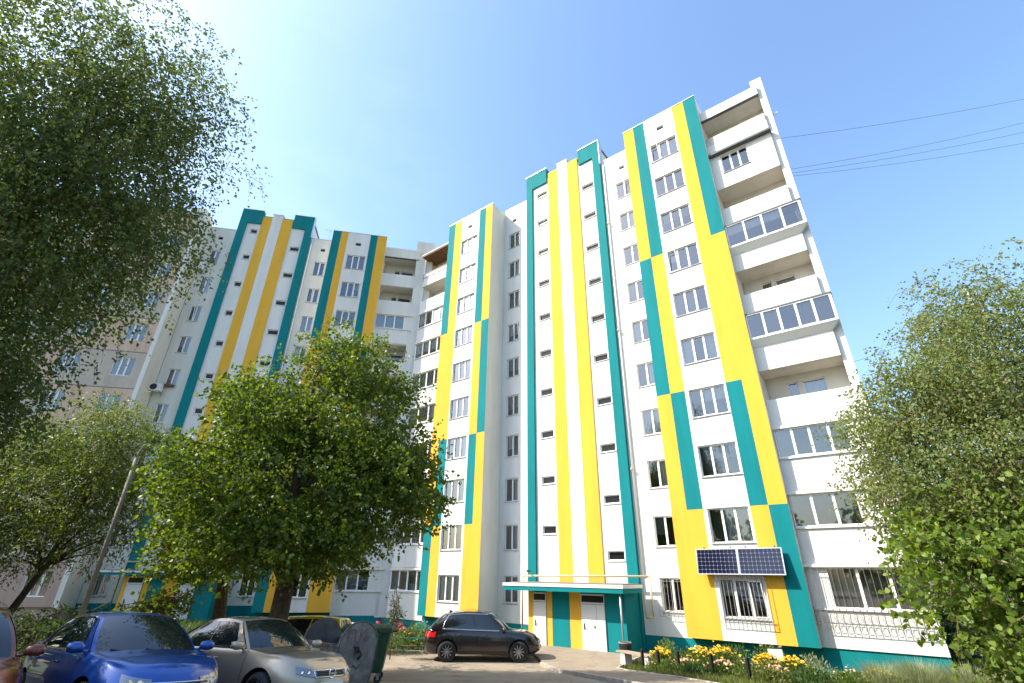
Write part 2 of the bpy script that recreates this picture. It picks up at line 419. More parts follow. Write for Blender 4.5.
# ---- blocks of balconies
def floor_z(k): return BASE + 2.8 * k
def balconies(F, u0, u1, pu, spec, nf=.45, pier=None, door=(.6, 1.2, 1.3, 2.5), base=BASE, full=None):
    """u0..u1 whole block, pu = end of the parapets; spec[k] = kind of floor k"""
    back = MB(); ho = []; pu0 = pu
    for k, s in enumerate(spec):
        if s[0] in ('open', 'roofed'):
            z = floor_z(k)
            ho += [(u0 + door[0], u0 + door[1], z + .1, z + 2.25), (u0 + door[2], u0 + door[3], z + .82, z + 2.25)]
    wall(back, u0, u1, base, 29.0, 1.75, ho, lambda u, z: CREAM, reveal=CREAM)
    wing_part(back, 'loggia_back_wall', FM, F)
    for h in ho: window(F, *h, 1.75, 1, curtain=(1, wr.choice(['curtain3', 'curtain', 'curtain2']), wr.choice([0, .5])) if wr.random() < .6 else False, name='loggia_window', sill=None)
    for k, s in enumerate(spec):
        z = floor_z(k); kind = s[0]; pu = full if (full and k <= 3) else pu0
        mb = MB()
        if k > 0 and kind != 'solid': mb.box(u0 + .003, pu - .003, nf + .06, 1.745, z - .2, z + .02, SOF)     # floor slab
        if kind in ('open', 'over'):
            zp = z - .0
            h = s[1]
            mb.box(u0 + .003, pu, nf, nf + .1, zp - .18, zp + h, WHITE)
            if pu < u1 + .5: mb.box(pu - .1, pu - .003, nf + .1, 1.0, zp - .177, zp + h - .003, WHITE)
        if kind == 'glazed':
            mb.box(u0 + .003, pu, nf, nf + .12, (z - .12) if k else base, z + s[1], WHITE)
            mb.box(u0 + .004, pu + .03, nf - .07, nf + .02, z + s[1] + .005, z + s[1] + .07, WHITE)
            zt = z + s[2]
            mb.box(u0 + .004, pu + .04, nf - .1, nf + .12, zt, zt + .12, SOF)
            if len(s) > 6: mb.box(u0 + .004, s[6], nf + .01, nf + .12, z + s[1] + .072, zt - .003, WHITE)
            if s[3]: mb.box(s[3], pu, nf + .01, nf + .12, z + s[1] + .072, zt - .003, WHITE)
        if kind == 'solid':
            a, b, c, d = s[1]
            wall(mb, u0 + .003, pu, z - .2, z + 2.25, nf, [(a, b, c, d)], lambda u, z: WHITE)
            mb.quad((pu, nf, z - .2), (pu, 1.7, z - .2), (pu, 1.7, z + 2.25), (pu, nf, z + 2.25), WHITE)
            mb.box(u0 + .003, pu - .002, nf + .002, 1.745, z - .204, z + .02, SOF)
            mb.box(u0 + .01, pu + .06, nf - .28, 1.74, z + 2.26, z + 2.36, 7)
        if kind == 'roofed':
            mb.box(u0 + .003, pu, nf, nf + .1, z - .15, z + .42, WHITE)
            mb.box(u0 + .003, pu - .02, nf + .004, nf + .1, z + .425, z + s[1], CONC)
        wing_part(mb, 'balcony', FM + [M['roofmetal']], F)
        if kind == 'glazed':
            ue = s[3] or pu
            window(F, s[6] if len(s) > 6 else u0 + .02, ue, z + s[1] + .075, z + s[2], nf - .08, s[4], curtain=s[5] if len(s) > 5 else None, name='balcony_window', sill=None)
        if kind == 'solid':
            window(F, *s[1], nf, 3, curtain=False, name='balcony_window')
        if kind == 'over':
            zg, zh, pn = s[2], s[3], s[4]
            g = MB(); ug = s[5] if len(s) > 5 else u1
            g.hexa([(u0 + .004, nf - .02, zg - .36), (ug - .36, nf - .02, zg - .36), (ug - .36, nf + .08, zg - .36), (u0 + .004, nf + .08, zg - .36),
                    (u0 + .004, nf - .3, zg - .04), (ug, nf - .3, zg - .04), (ug, nf + .08, zg - .04), (u0 + .004, nf + .08, zg - .04)], 0)
            g.box(u0 + .005, ug + .005, nf - .31, nf + .1, zg - .037, zg, 1)
            g.box(u0 + .005, ug + .03, nf - .34, 1.0, zh, zh + .07, 2)
            g.box(ug - .05, ug, nf - .3, .98, zg + .003, zh - .003, 1)
            wing_part(g, 'glazed_box', [M['whitesill'], M['pvc'], M['roofmetal']], F)
            window(F, u0 + .02, ug - .055, zg + .003, zh - .003, nf - .4, pn, curtain=s[6] if len(s) > 6 else None, name='balcony_window', sill=None)
    if pier:
        mb = MB(); mb.box(pier[0], pier[1], pier[2], 3.0, base, pier[3], WHITE)
        wing_part(mb, 'end_wall', FM, F)

specR = [('glazed', 1.22, 2.68, None, 3, (4, 'curtain3', .1), -2.8), ('glazed', 1.28, 2.62, -1.1, 3, (7, 'curtain2', 0)), ('glazed', 1.28, 2.6, -.75, 4, (5, 'curtain3', 0)),
         ('open', 1.18), ('over', 1.05, 13.3, 14.6, 5, .14, (26, 'curtain2', .1)), ('open', 1.18), ('over', 1.0, 18.72, 20.1, 4, .14, (7, 'curtain', .62)),
         ('open', 1.18), ('solid', (-2.92, -1.5, 23.95, 25.25)), ('roofed', 1.05)]
balconies(FR, -3.50, .16, -.2, specR, pier=(-.19, .16, .62, 29.95), door=(.85, 1.35, 1.5, 2.45), full=.163)
mb = MB(); mb.box(-3.5, -.2, .42, 3.2, 28.55, 29.25, WHITE); mb.box(-3.51, -.19, .40, .6, 28.5, 28.548, 7)
mb.box(-.45, -.19, .6, .9, 29.25, 29.95, WHITE)
wing_part(mb, 'balcony_roof', FM + [M['roofmetal']], FR)
g = MB(); g.box(-3.54, .0, .3, .5, 3.40, 3.48)
wing_part(g, 'lintel_slab', M['whitesill'], FR)

specB = [('glazed', 1.2, 2.5, None, 4), ('glazed', 1.2, 2.5, None, 4), ('glazed', 1.2, 2.5, None, 3), ('glazed', 1.2, 2.5, None, 4), ('glazed', 1.2, 2.55, None, 3), ('glazed', 1.2, 2.6, None, 4),
         ('glazed', 1.2, 2.6, None, 4), ('glazed', 1.2, 2.6, None, 4), ('open', 1.1), ('open', 1.05)]
balconies(FR, -28.3, -24.92, -24.93, specB, base=.4, door=(1.2, 1.8, 2.0, 2.9))
g = MB(); g.box(-28.35, -24.94, .1, 1.72, 28.75, 28.83, 0)
for i in range(14): g.box(-28.3 + i * .24, -28.3 + i * .24 + .2, .12, 1.7, 28.70, 28.747, 0)
g.box(-28.35, -24.94, .08, .16, 28.86, 28.95, 1)
wing_part(g, 'wooden_awning', [M['wood'], M['roofmetal']], FR)
g = MB(); g.box(-28.3, -24.95, .42, .46, 27.0, 27.05); g.box(-28.3, -24.95, .42, .46, 26.6, 26.64)
for i in range(6): g.box(-28.25 + i * .64, -28.21 + i * .64, .425, .455, 26.2, 27.0)
wing_part(g, 'balcony_rail', M['pvcbrown'], FR)
mb = MB(); mb.box(-28.6, -24.95, 1.0, 3.1, 29.0, 29.9, WHITE); wing_part(mb, 'balcony_roof', FM, FR)

specL = [('glazed', 1.15, 2.5, -2.6, 3), ('glazed', 1.2, 2.55, None, 4), ('open', 1.1), ('glazed', 1.2, 2.55, None, 4), ('open', 1.1), ('open', 1.1),
         ('open', 1.1), ('glazed', 1.15, 2.5, -2.4, 3, (7, 'curtain', 0)), ('open', 1.1), ('open', 1.05)]
balconies(FL, -4.80, -1.75, -1.76, specL, base=.5, door=(.9, 1.4, 1.5, 2.6))
mb = MB(); mb.box(-4.8, -1.75, .42, 3.2, 28.75, 29.75, CREAM); mb.box(-4.81, -1.74, .40, .6, 28.7, 28.748, 7)
wing_part(mb, 'balcony_roof', FM + [M['roofmetal']], FL)
mb = MB(); mb.box(-28.6, -28.32, .6, 3.1, .4, 29.0, WHITE); mb.box(-28.32, -25, 1.78, 3.1, 28.2, 29.9, WHITE); wing_part(mb, 'end_wall', FM, FR)
# corner pier where the wings meet
pc = FL.p(-1.74, .55, 0); mb = MB(); mb.box(-.25, 1.2, -.1, 1.4, .4, 29.2, 0); mb.box(-.35, 1.35, 0, 1.5, 29.2, 30.9, 1)
mb.build('corner_wall', [M['white'], M['cream']], house, pc - Vector(BO), FL.rot)

# ---- bases, roofs and the rest of the carcass
mb = MB()
mb.box(-8.37, .16, .5, 2.9, -.6, BASE - .004, 0); mb.box(-11.0, -8.38, 1.72, 2.9, -.6, .515, 0)
mb.box(-20.05, -17.5, 1.72, 2.9, -.6, .535, 0); mb.box(-28.5, -20.06, .5, 2.9, -.6, BASE - .31, 0)
mb.box(-24.9, -20.06, .52, 2.9, BASE - .308, BASE - .004, 0)
mb.box(-17.49, -11.01, 1.5, 2.9, -.6, 2.49, 0)
wing_part(mb, 'plinth', [M['teal']], FR)
mb = MB()
mb.box(-20.1, -17.8, 1.72, 2.9, -.6, 1.11, 0); mb.box(-11.66, -9.46, 1.72, 2.9, -.6, .99, 0); mb.box(-4.81, -1.6, .46, 2.9, -.6, .495, 0); mb.box(-9.45, -4.815, .5, 2.9, -.6, .49, 0)
mb.box(-9.45, -4.82, .52, 2.9, .492, BASE - .004, 0); mb.box(-17.79, -11.67, 1.5, 2.9, -.6, 2.89, 0)
wing_part(mb, 'plinth', [M['teal']], FL)
mb = MB(); mb.box(-28.4, .12, 3.005, 14, -.6, 30.2, 0); wing_part(mb, 'rear_block', [M['white']], FR)
mb = MB(); mb.box(-20.1, -2.2, 3.005, 14, -.6, 30.1, 0); wing_part(mb, 'rear_block', [M['white']], FL)

# ---- entrances
def entrance(F, u0, u1, n, segs, zg, zt, c0, c1, cz0, cz1, cn):
    mb = MB()
    mb.box(u0, u1, n + .012, 1.49, zg - .3, zt - .003, 3)
    for (a, b, m) in segs:
        if m in ('d1', 'd2'): continue
        mb.box(a, b, n, n + .01, zg - .3, zt - .006, m)
    wing_part(mb, 'porch_wall', FM, F)
    for (a, b, m) in segs:
        if m not in ('d1', 'd2'): continue
        P = F.p((a + b) / 2, n - .01, zg) - Vector(BO); w = b - a
        d = MB(); d.box(-w / 2 + .03, w / 2 - .03, -.03, .015, .02, 1.98, 0); d.box(-w / 2, -w / 2 + .028, -.045, .018, .0, 2.42, 0); d.box(w / 2 - .028, w / 2, -.045, .018, 0, 2.42, 0)
        d.box(-w / 2 + .029, w / 2 - .029, -.044, .017, 2.0, 2.07, 0); d.box(-w / 2 + .029, w / 2 - .029, -.044, .017, 2.36, 2.42, 0)
        if m == 'd2': d.box(w / 2 - .45, w / 2 - .44, -.033, 0, .02, 1.98, 1)
        dd = d.build('entrance_door', [M['door'], M['joint']], house, P, F.rot)
        d = MB(); d.box(-w / 2 + .029, w / 2 - .029, -.02, .012, 2.071, 2.359); link('transom_window', d.mesh('transom_window', M['blackglass']), dd)
        d = MB(); x = -w / 2 + .14
        d.box(x - .03, x + .03, -.045, -.031, .92, 1.18); d.tube([(x, -.045, 1.02), (x, -.09, 1.02), (x + .12, -.09, 1.02)], .012)
        link('handle', d.mesh('handle', M['black']), dd)
        if m == 'd2':
            d = MB(); d.box(.02, .12, -.05, -.031, 1.0, 1.12); link('intercom', d.mesh('intercom', M['steel']), dd)
    mb = MB()
    zs = cz0 + (cz1 - cz0) * .58
    mb.box(c0, c1, cn, 1.24, cz0, zs, 0); mb.box(c0 - .03, c1 + .03, cn - .03, 1.245, zs + .003, cz1, 1)
    mb.box(c0 + .3, c1 - .1, cn + .25, 1.2, cz1 + .003, cz1 + .05, 2)
    wing_part(mb, 'canopy', [M['teal'], M['white'], M['joint']], F)
entrance(FR, -16.58, -11.1, 0, [(-16.57, -16.25, YEL), (-16.23, -15.45, 'd1'), (-15.43, -15.1, YEL), (-14.07, -13.43, YEL), (-13.4, -12.14, 'd2')], -.22, 2.3, -17.55, -10.72, 2.29, 2.63, -.9)
entrance(FL, -17.1, -11.9, 0, [(-17.09, -16.87, YEL), (-16.85, -15.98, 'd1'), (-15.95, -15.66, YEL), (-14.87, -14.06, YEL), (-14.04, -13.0, 'd2')], .25, 2.72, -18.35, -11.6, 2.74, 2.98, -.5)
# thin steel post under the canopy corner
mb = MB(); mb.tube([(-10.95, -.75, -.25), (-10.95, -.75, 2.29)], .045); wing_part(mb, 'canopy_post', M['steel'], FR, smooth=True)
# gas pipes
def pipe(F, pts, r=.05, name='gas_pipe', m='pipe'):
    mb = MB()
    for a, b in zip(pts[:-1], pts[1:]): mb.tube([a, b], r, 8)
    for q in pts[1:-1]: mb.lathe([(.001, -r * 1.15), (r * .9, -r * .7), (r * 1.15, 0), (r * .9, r * .7), (.001, r * 1.15)], q, 8)
    return wing_part(mb, name, M[m], F, smooth=True)
pipe(FR, [(-17.8, 1.15, .3), (-17.8, 1.15, 2.96), (-10.25, 1.15, 3.0), (-10.25, 1.15, 1.28), (-10.6, 1.15, 1.28), (-10.6, 1.15, 2.25)])
pipe(FR, [(-10.78, 1.62, 30.4), (-10.78, 1.62, 3.05)], .055, 'downpipe', 'whitesill')
pipe(FL, [(-18.0, 1.3, 1.0), (-18.0, 1.3, 3.5), (-12.5, 1.15, 3.5)])
pipe(FL, [(-20.05, 1.3, .75), (-18.9, 1.3, .75), (-18.1, 1.3, 1.2)], .04)
pipe(FL, [(-11.52, 1.62, 30.4), (-11.52, 1.62, 3.0)], .05, 'downpipe', 'whitesill')
mb = MB()
for z in (8.2, 16.6, 24.9): mb.lathe([(.001, -.09), (.07, -.05), (.07, .05), (.001, .09)], (-10.78, 1.5, z), 10)
wing_part(mb, 'pipe_clamp', M['pipe'], FR)
# security grilles on the ground floor
def grille(F, u0, u1, z0, z1, n, step=.16, m='whitegrille', rows=(.0, .14, .86, 1.0), scroll=None):
    mb = MB(); k = int((u1 - u0) / step); r = .0075
    for i in range(k + 1):
        u = u0 + (u1 - u0) * i / k; mb.box(u - r, u + r, n - r, n + r, z0, z1)
    for t in rows:
        z = z0 + (z1 - z0) * t; mb.box(u0 - .02, u1 + .02, n - r * 1.4, n + r * 1.4, z - r, z + r)
    for u in (u0, u1):
        for z in (z0 + .05, z1 - .05): mb.box(u - r, u + r, n, n + .2, z - r, z + r)
    if scroll:
        a, b = scroll; k = int((u1 - u0) / .2)
        for i in range(k):
            c = u0 + (i + .5) * (u1 - u0) / k
            pts = [(c + .075 * math.cos(t), n - .015, (a + b) / 2 + (b - a) * .42 * math.sin(t) * (1 if t < 4 else .6)) for t in [j * .55 for j in range(11)]]
            mb.tube(pts, .009, 5)
    return wing_part(mb, 'window_grille', M[m], F)
grille(FR, -6.86, -4.90, 1.33, 3.08, -.15)
grille(FR, -10.10, -8.75, 1.33, 3.05, 1.55, m='whitegrille')
grille(FR, -3.46, .12, 1.44, 3.38, .2, step=.21, m='grille', rows=(0, .21, 1.0), scroll=(1.46, 1.84))
grille(FL, -19.55, -18.63, 1.5, 3.0, 1.58, m='whitegrille')
# small camera over the entrance
mb = MB(); mb.tube([(-17.25, 1.24, 3.2), (-17.25, 1.0, 3.2)], .02); mb.lathe([(.001, -.1), (.06, -.09), (.06, .09), (.001, .1)], (-17.25, .95, 3.2), 10, axis='y')
wing_part(mb, 'security_camera', M['black'], FR)

# ---- neighbouring pink panel block
PO = FL.p(-28, 0, 0)
pinkh = thing('panel_building', 'pinkish brown concrete panel block adjoining the striped block', 'apartment block', PO)
mb = MB()
holes = []
for k in range(10):
    for c in (-21.7, -25.2, -28.6, -32.2, -35.6, -39):
        holes.append((c - .68, c + .68, WROWS[k][0], WROWS[k][1]))
def pcol(u, z):
    if z < 3.4: return 2
    return int((z - 3.4) / 2.8 + int((u + 60) / 6.9)) % 2
wall(mb, -42, -20.16, 1.0, 30.2, 0, holes, lambda u, z: pcol(u, z), ub=(-42, -39.4, -32.5, -25.6), zb=[3.4 + 2.8 * k for k in range(10)], reveal=3)
mb2 = MB()
for k in range(10): mb2.box(-42, -20.4, -.006, .0, 3.36 + 2.8 * k, 3.42 + 2.8 * k)
o = mb.build('wall', [M['pinkpanel'], M['tanpanel'], M['pinkplain'], M['cream'], M['darkin']], pinkh, FL.org - PO, FL.rot)
o = mb2.build('panel_joint', [M['joint']], pinkh, FL.org - PO, FL.rot)
mb = MB(); mb.box(-20.4, -20.105, -.03, .003, .95, 30.3, 0); mb.quad((-20.105, .004, .9), (-20.105, 1.7, .9), (-20.105, 1.7, 30.3), (-20.105, .004, 30.3), 1)
mb.box(-20.9, -20.12, .1, 1.8, 30.31, 31.2, 1)
mb.build('corner_strip', [M['white'], M['cream']], pinkh, FL.org - PO, FL.rot)
mb = MB(); mb.box(-42, -20.16, .8, 13, -.5, 30.25, 0); mb.box(-42, -20.2, .12, .79, -.5, .99, 1)
mb.build('rear_block', [M['tanpanel'], M['pinkplain']], pinkh, FL.org - PO, FL.rot)
mb = MB(); mb.box(-42, -20.41, -.15, 1.2, 30.26, 30.6, 0); mb.build('roof', [M['concrete']], pinkh, FL.org - PO, FL.rot)
for h in holes:
    if h[0] > -33:
        w, hh = h[1] - h[0], h[3] - h[2]; P = FL.p((h[0] + h[1]) / 2, 0, h[2]) - PO
        fm, gm = window_mesh(w, hh, 3 if h[0] > -26 else 2); o = link('window', fm, pinkh, P, FL.rot); link('glass', gm, o)
        cm = curtain_mesh(w, hh, 3 if h[0] > -26 else 2, wr.choice([1, 3, 2]), wr.choice(['curtain', 'curtain3']))
        if cm: link('curtain', cm, o)
# ------------------------------------------------------------------ things fixed to the houses
def ac_unit(F, u, n, z, label):
    t = thing('air_conditioner', label, 'air conditioner', F.p(u, n, z), F.rot, 'outdoor air conditioning units')
    mb = MB(); mb.box(-.4, .4, -.16, .16, 0, .58); mb.build('casing', M['whitesill'], t, bevel=.02)
    mb = MB(); mb.lathe([(.22, -.19), (.235, -.175), (.235, -.161)], (-.1, 0, .3), 20, axis='y'); mb.build('fan_grille', M['black'], t)
    mb = MB()
    for x in (-.3, .3): mb.box(x - .02, x + .02, -.16, n - 0 if False else .4, -.04, -.003); mb.box(x - .02, x + .02, .36, .4, -.3, -.043)
    mb.build('bracket', M['steel'], t)
    return t
ac_unit(FL, -19.85, 1.28, 25.85, 'grey white air conditioning box just below a top floor window')
ac_unit(FL, -19.75, 1.28, 14.95, 'grey white air conditioning box beside the window with a flower box')
ft = thing('flower_box', 'red flower box on a sill of the shaded white wall', 'flower box', FL.p(-19.15, 1.56, 15.55), FL.rot)
mb = MB(); mb.box(-.38, .38, -.12, .08, -.1, .06); mb.build('planter', M['pvcbrown'], ft)
mb = MB()
for i in range(60):
    x, y, z = rnd.uniform(-.4, .4), rnd.uniform(-.2, .1), rnd.uniform(.02, .24); s = .035
    mb.quad((x - s, y, z), (x, y - s, z - s * .5), (x + s, y, z), (x, y + s, z + s * .5), i % 2)
mb.build('flowers', [M['petal_red'], M['leaf_shrub']], ft)

for i, (u, lab) in enumerate([(-3.0, 'red geranium box behind the leftmost pane of the fifth floor glazed balcony'), (-1.75, 'red geranium box behind the middle pane of the fifth floor glazed balcony')]):
    ft = thing('flower_box', lab, 'flower box', FR.p(u, .36, 13.38), FR.rot)
    mb = MB(); mb.box(-.3, .3, -.07, .07, -.06, .1); mb.build('planter', M['pvcbrown'], ft)
    mb = MB()
    for k in range(70):
        x, y, z = rnd.uniform(-.32, .32), rnd.uniform(-.1, .1), rnd.uniform(.1, .42); e = .045
        mb.quad((x - e, y, z), (x, y - e, z - e * .5), (x + e, y, z), (x, y + e, z + e * .5), 0 if z > .2 and k % 3 else 1)
    mb.build('flowers', [M['petal_red'], M['leaf_shrub']], ft)
# solar panel: two modules leaning out over the ground floor window
sp = thing('solar_panel', 'pair of dark blue solar modules leaning out above a barred ground floor window', 'solar panel', FR.p(-5.75, -.27, 3.6), FR.rot)
tilt = math.atan2(.17, .95)
def sp_pt(x, s, o):   # s up the slope, o outwards
    return (x, -.0 + s * math.sin(tilt) * 1.0 - o * math.cos(tilt), s * math.cos(tilt) + o * math.sin(tilt))
def sp_box(mb, x0, x1, s0, s1, o0, o1, m=0):
    mb.hexa([sp_pt(x0, s0, o0), sp_pt(x1, s0, o0), sp_pt(x1, s0, o1), sp_pt(x0, s0, o1), sp_pt(x0, s1, o0), sp_pt(x1, s1, o0), sp_pt(x1, s1, o1), sp_pt(x0, s1, o1)], m)
M['cell'] = mat('solar_cell', (.008, .010, .034), .12, noise=.3, nscale=12, coat=.15)
M['cellgrid'] = mat('cell_grid', (.24, .25, .30), .4)
for c in (-.85, .85):
    mb = MB(); sp_box(mb, c - .83, c + .83, -.49, .49, -.02, .0, 0)
    mod = mb.build('module', M['cellgrid'], sp)
    mb = MB(); cw, ch = 1.60 / 10, .93 / 6
    for i in range(10):
        for j in range(6):
            x0 = c - .80 + i * cw; s0 = -.465 + j * ch; g = .004; k = .016
            pts = [(x0 + g + k, s0 + g), (x0 + cw - g - k, s0 + g), (x0 + cw - g, s0 + g + k), (x0 + cw - g, s0 + ch - g - k), (x0 + cw - g - k, s0 + ch - g), (x0 + g + k, s0 + ch - g), (x0 + g, s0 + ch - g - k), (x0 + g, s0 + g + k)]
            mb.poly([sp_pt(px, ps, .003) for px, ps in pts])
    mb.build('cells', M['cell'], mod)
    mb = MB(); e = .028
    sp_box(mb, c - .845, c + .845, -.505, -.475, -.03, .012); sp_box(mb, c - .845, c + .845, .475, .505, -.03, .012)
    sp_box(mb, c - .845, c - .815, -.474, .474, -.03, .012); sp_box(mb, c + .815, c + .845, -.474, .474, -.03, .012)
    mb.build('frame', M['alu'], mod)
mb = MB()
for x in (-1.4, -.3, .3, 1.4):
    mb.box(x - .02, x + .02, -.04, .268, -.40, -.36); mb.box(x - .02, x + .02, .23, .268, -.5, .6); mb.box(x - .02, x + .02, .10, .268, .33, .37)
mb.build('bracket', M['steel'], sp)

# roof antennas
def antenna(P, h, label, rot=0):
    t = thing('roof_antenna', label, 'antenna', P, rot, 'roof antennas')
    mb = MB(); mb.tube([(0, 0, 0), (0, 0, h)], .025, 6); mb.build('mast', M['steel'], t)
    mb = MB(); mb.tube([(-.5, 0, h - .15), (.5, 0, h - .15)], .015, 6)
    for i in range(6): mb.tube([(-.45 + i * .18, -.3 + i * .02, h - .15), (-.45 + i * .18, .3 - i * .02, h - .15)], .01, 5)
    mb.build('aerial', M['steel'], t)
antenna(FL.p(-10.9, 4.5, 30.1), 3.8, 'thin television aerial on the roof beside the shaded stair tower', .5)
antenna(FR.p(-9.2, 4.0, 30.2), 2.2, 'short aerial stub on the roof between the sunlit stair tower and the bay', .2)
wt = thing('satellite_dish', 'small bracket with white dish on the right end wall of the top floor', 'satellite dish', FR.p(.16, .9, 26.9), FR.rot)
mb = MB(); mb.tube([(0, 0, 0), (.16, 0, .05)], .02, 6); mb.build('bracket', M['steel'], wt)
mb = MB(); mb.lathe([(.001, .0), (.06, .008), (.11, .025), (.13, .045)], (.16, -.06, .05), 14, axis='y'); mb.build('dish', M['whitesill'], wt)
# overhead cables
def cable(a, b, sag, label, r=.012):
    a, b = Vector(a), Vector(b); pts = []
    for i in range(17):
        t = i / 16; p = a.lerp(b, t); p.z -= sag * 4 * t * (1 - t); pts.append(p - a)
    mb = MB(); mb.tube(pts, r, 5); o = mb.build('overhead_cable', M['black'], None, a); tag(o, label, 'cable', 'overhead cables'); return o

# ------------------------------------------------------------------ cars
def paint(name, c, metal=.55, rough=.28):
    m = mat(name, c, rough, metal, coat=1.0); return m
M['blue'] = paint('blue_paint', (.003, .065, .33), .35)
M['silver'] = paint('silver_beige_paint', (.43, .355, .26), .6, .36)
M['blackpaint'] = paint('black_brown_paint', (.014, .010, .012), .3, .22)
M['maroon'] = paint('maroon_paint', (.16, .035, .02), .4)
M['yellowpaint'] = paint('yellow_paint', (.62, .42, .02), .1)
M['carglass'] = mat('car_glass', (.012, .016, .018), .03, spec=.9)
M['chrome'] = mat('chrome', (.75, .76, .78), .12, 1.0)
M['lampglass'] = mat('headlamp_glass', (.26, .27, .29), .12, .8, coat=1)
M['redlamp'] = mat('tail_lamp', (.45, .01, .012), .12, coat=1)
M['darkbar'] = mat('dark_bar', (.10, .10, .10), .35, .6)
M['rim'] = mat('alloy_rim', (.42, .42, .43), .3, .85)
M['plate'] = mat('number_plate', (.78, .78, .76), .5)

def spow(c, e): return math.copysign(abs(c) ** e, c)
class CarBody:
    def __init__(s, c): s.c = c
    def zb(s, x): c = s.c; return c['clear'] + .10 * max(0, (abs(x) - c['L'] * .36) / (c['L'] * .14)) ** 2 * .5
    def zs(s, x):
        xs = s.c['shoulder']
        for (a, za), (b, zb2) in zip(xs[:-1], xs[1:]):
            if x <= b: t = max(0, (x - a) / (b - a)); t = t * t * (3 - 2 * t); return za + (zb2 - za) * t
        return xs[-1][1]
    def pt(s, ang, f):
        c = s.c; n = c.get('n', 5.0)
        ca, sa = math.cos(ang), math.sin(ang)
        x = spow(ca, 2 / n); y = spow(sa, 2 / (n * .62 if ca > 0 else n * .75))
        ew = np.interp(f, [0, .12, .3, .55, .8, .93, 1], [.90, .965, .99, 1.0, .975, .945, .90])
        fx = np.interp(f, [0, .12, .3, .5, .75, .92, 1], c['nose']); rx = np.interp(f, [0, .12, .3, .5, .75, .92, 1], c['tail'])
        X = x * (c['L'] / 2 + (fx if x > 0 else rx)); Y = y * c['W'] / 2 * ew
        z0, z1 = s.zb(X), s.zs(X)
        return Vector((X, Y, z0 + f * (z1 - z0)))
    def find(s, fn, lo, hi):
        flo = fn(lo)
        for _ in range(40):
            m = (lo + hi) / 2; v = fn(m)
            if (v > 0) == (flo > 0): lo = m
            else: hi = m
        return (lo + hi) / 2
    def side(s, x, f, left, off=0):
        a = s.find(lambda t: s.pt(t, f).x - x, 0.0001, math.pi - .0001); p = s.pt(a, f)
        d = .02; q = s.pt(a + d, f) - s.pt(a - d, f); u = s.pt(a, min(1, f + .02)) - s.pt(a, max(0, f - .02))
        n = u.cross(q); n.normalize()
        if n.y < 0: n = -n
        p = p + n * off
        if not left: p.y = -p.y
        return p
    def front(s, y, f, off=0, rear=False):
        sy = abs(y)
        a = s.find(lambda t: s.pt(t, f).y - sy, 0.0, math.pi / 2 - .05) if not rear else s.find(lambda t: s.pt(t, f).y - sy, math.pi / 2 + .05, math.pi)
        p = s.pt(a, f); p.x += off * (-1 if rear else 1)
        if y < 0: p.y = -p.y
        return p
    def ang(s, a, f, off=0, left=True):
        """patch by angle round the corner"""
        p = s.pt(a, f); d = .02; q = s.pt(a + d, f) - s.pt(a - d, f); n = Vector((q.y, -q.x, 0)); n.normalize()
        if n.dot(Vector((p.x, p.y * 2, 0))) < 0: n = -n
        p = p + n * off
        if not left: p.y = -p.y
        return p
    def mesh(s):
        mb = MB(); N = 96; fs = [0, .06, .12, .2, .3, .42, .55, .68, .8, .88, .93, .97, 1.0]
        rows = [[s.pt(2 * math.pi * i / N + 1e-6, f) for i in range(N + 1)] for f in fs]
        mb.grid(rows)
        half = N // 2
        for f, crown in ((1.0, s.c['crown']), (0, 0)):
            P = []
            for i in range(half + 1):
                a = s.pt(2 * math.pi * i / N + 1e-6, f); row = []
                for q in np.linspace(1, -1, 13):
                    row.append((a.x, a.y * q, a.z + crown * (1 - q * q) * min(1, (1 - abs(a.x) / (s.c['L'] / 2)) * 9)))
                P.append(row)
            mb.grid(P)
        return mb

def strip(mb, fn, A, B, na, nb, m=0):
    mb.grid([[fn(A[0] + (A[1] - A[0]) * i / na, B[0] + (B[1] - B[0]) * j / nb) for j in range(nb + 1)] for i in range(na + 1)], m)

_wheelcache = {}
def wheel_meshes(rw, ww, spokes, rim):
    key = (rw, ww, spokes, rim)
    if key in _wheelcache: return _wheelcache[key]
    t = MB(); rr = rw * .70
    t.lathe([(rr, -ww / 2), (rw * .93, -ww / 2), (rw, -ww / 2 + .035), (rw, ww / 2 - .035), (rw * .93, ww / 2), (rr, ww / 2)], (0, 0, 0), 32, axis='y', cap=False)
    r = MB(); r.lathe([(rr + .005, -.02), (rr + .004, .0), (rr - .03, .0), (rr - .035, .06), (.02, .07)], (0, -ww / 2 - .004, 0), 32, axis='y', m=1, cap=False)
    r.lathe([(rr + .006, -.006), (rr + .006, .03), (rr - .03, .03), (rr - .03, -.006)], (0, -ww / 2, 0), 32, axis='y', cap=False)
    for i in range(spokes):
        a = 2 * math.pi * i / spokes; ca, sa = math.cos(a), math.sin(a); wd = .011 + .055 / spokes
        def P(d, s, y): return (ca * d - sa * s, y, sa * d + ca * s)
        y0, y1 = -ww / 2 - .006, -ww / 2 + .03
        r.hexa([P(.03, -wd * 1.2, y0), P(rr - .01, -wd, y0 + .004), P(rr - .01, wd, y0 + .004), P(.03, wd * 1.2, y0), P(.03, -wd * 1.2, y1), P(rr - .01, -wd, y1), P(rr - .01, wd, y1), P(.03, wd * 1.2, y1)])
    r.lathe([(.001, -.012), (.06, -.01), (.065, .03)], (0, -ww / 2, 0), 16, axis='y')
    _wheelcache[key] = (t.mesh('tyre', M['rubber'], True), r.mesh('rim', [M['rim'], M['black']]))
    return _wheelcache[key]

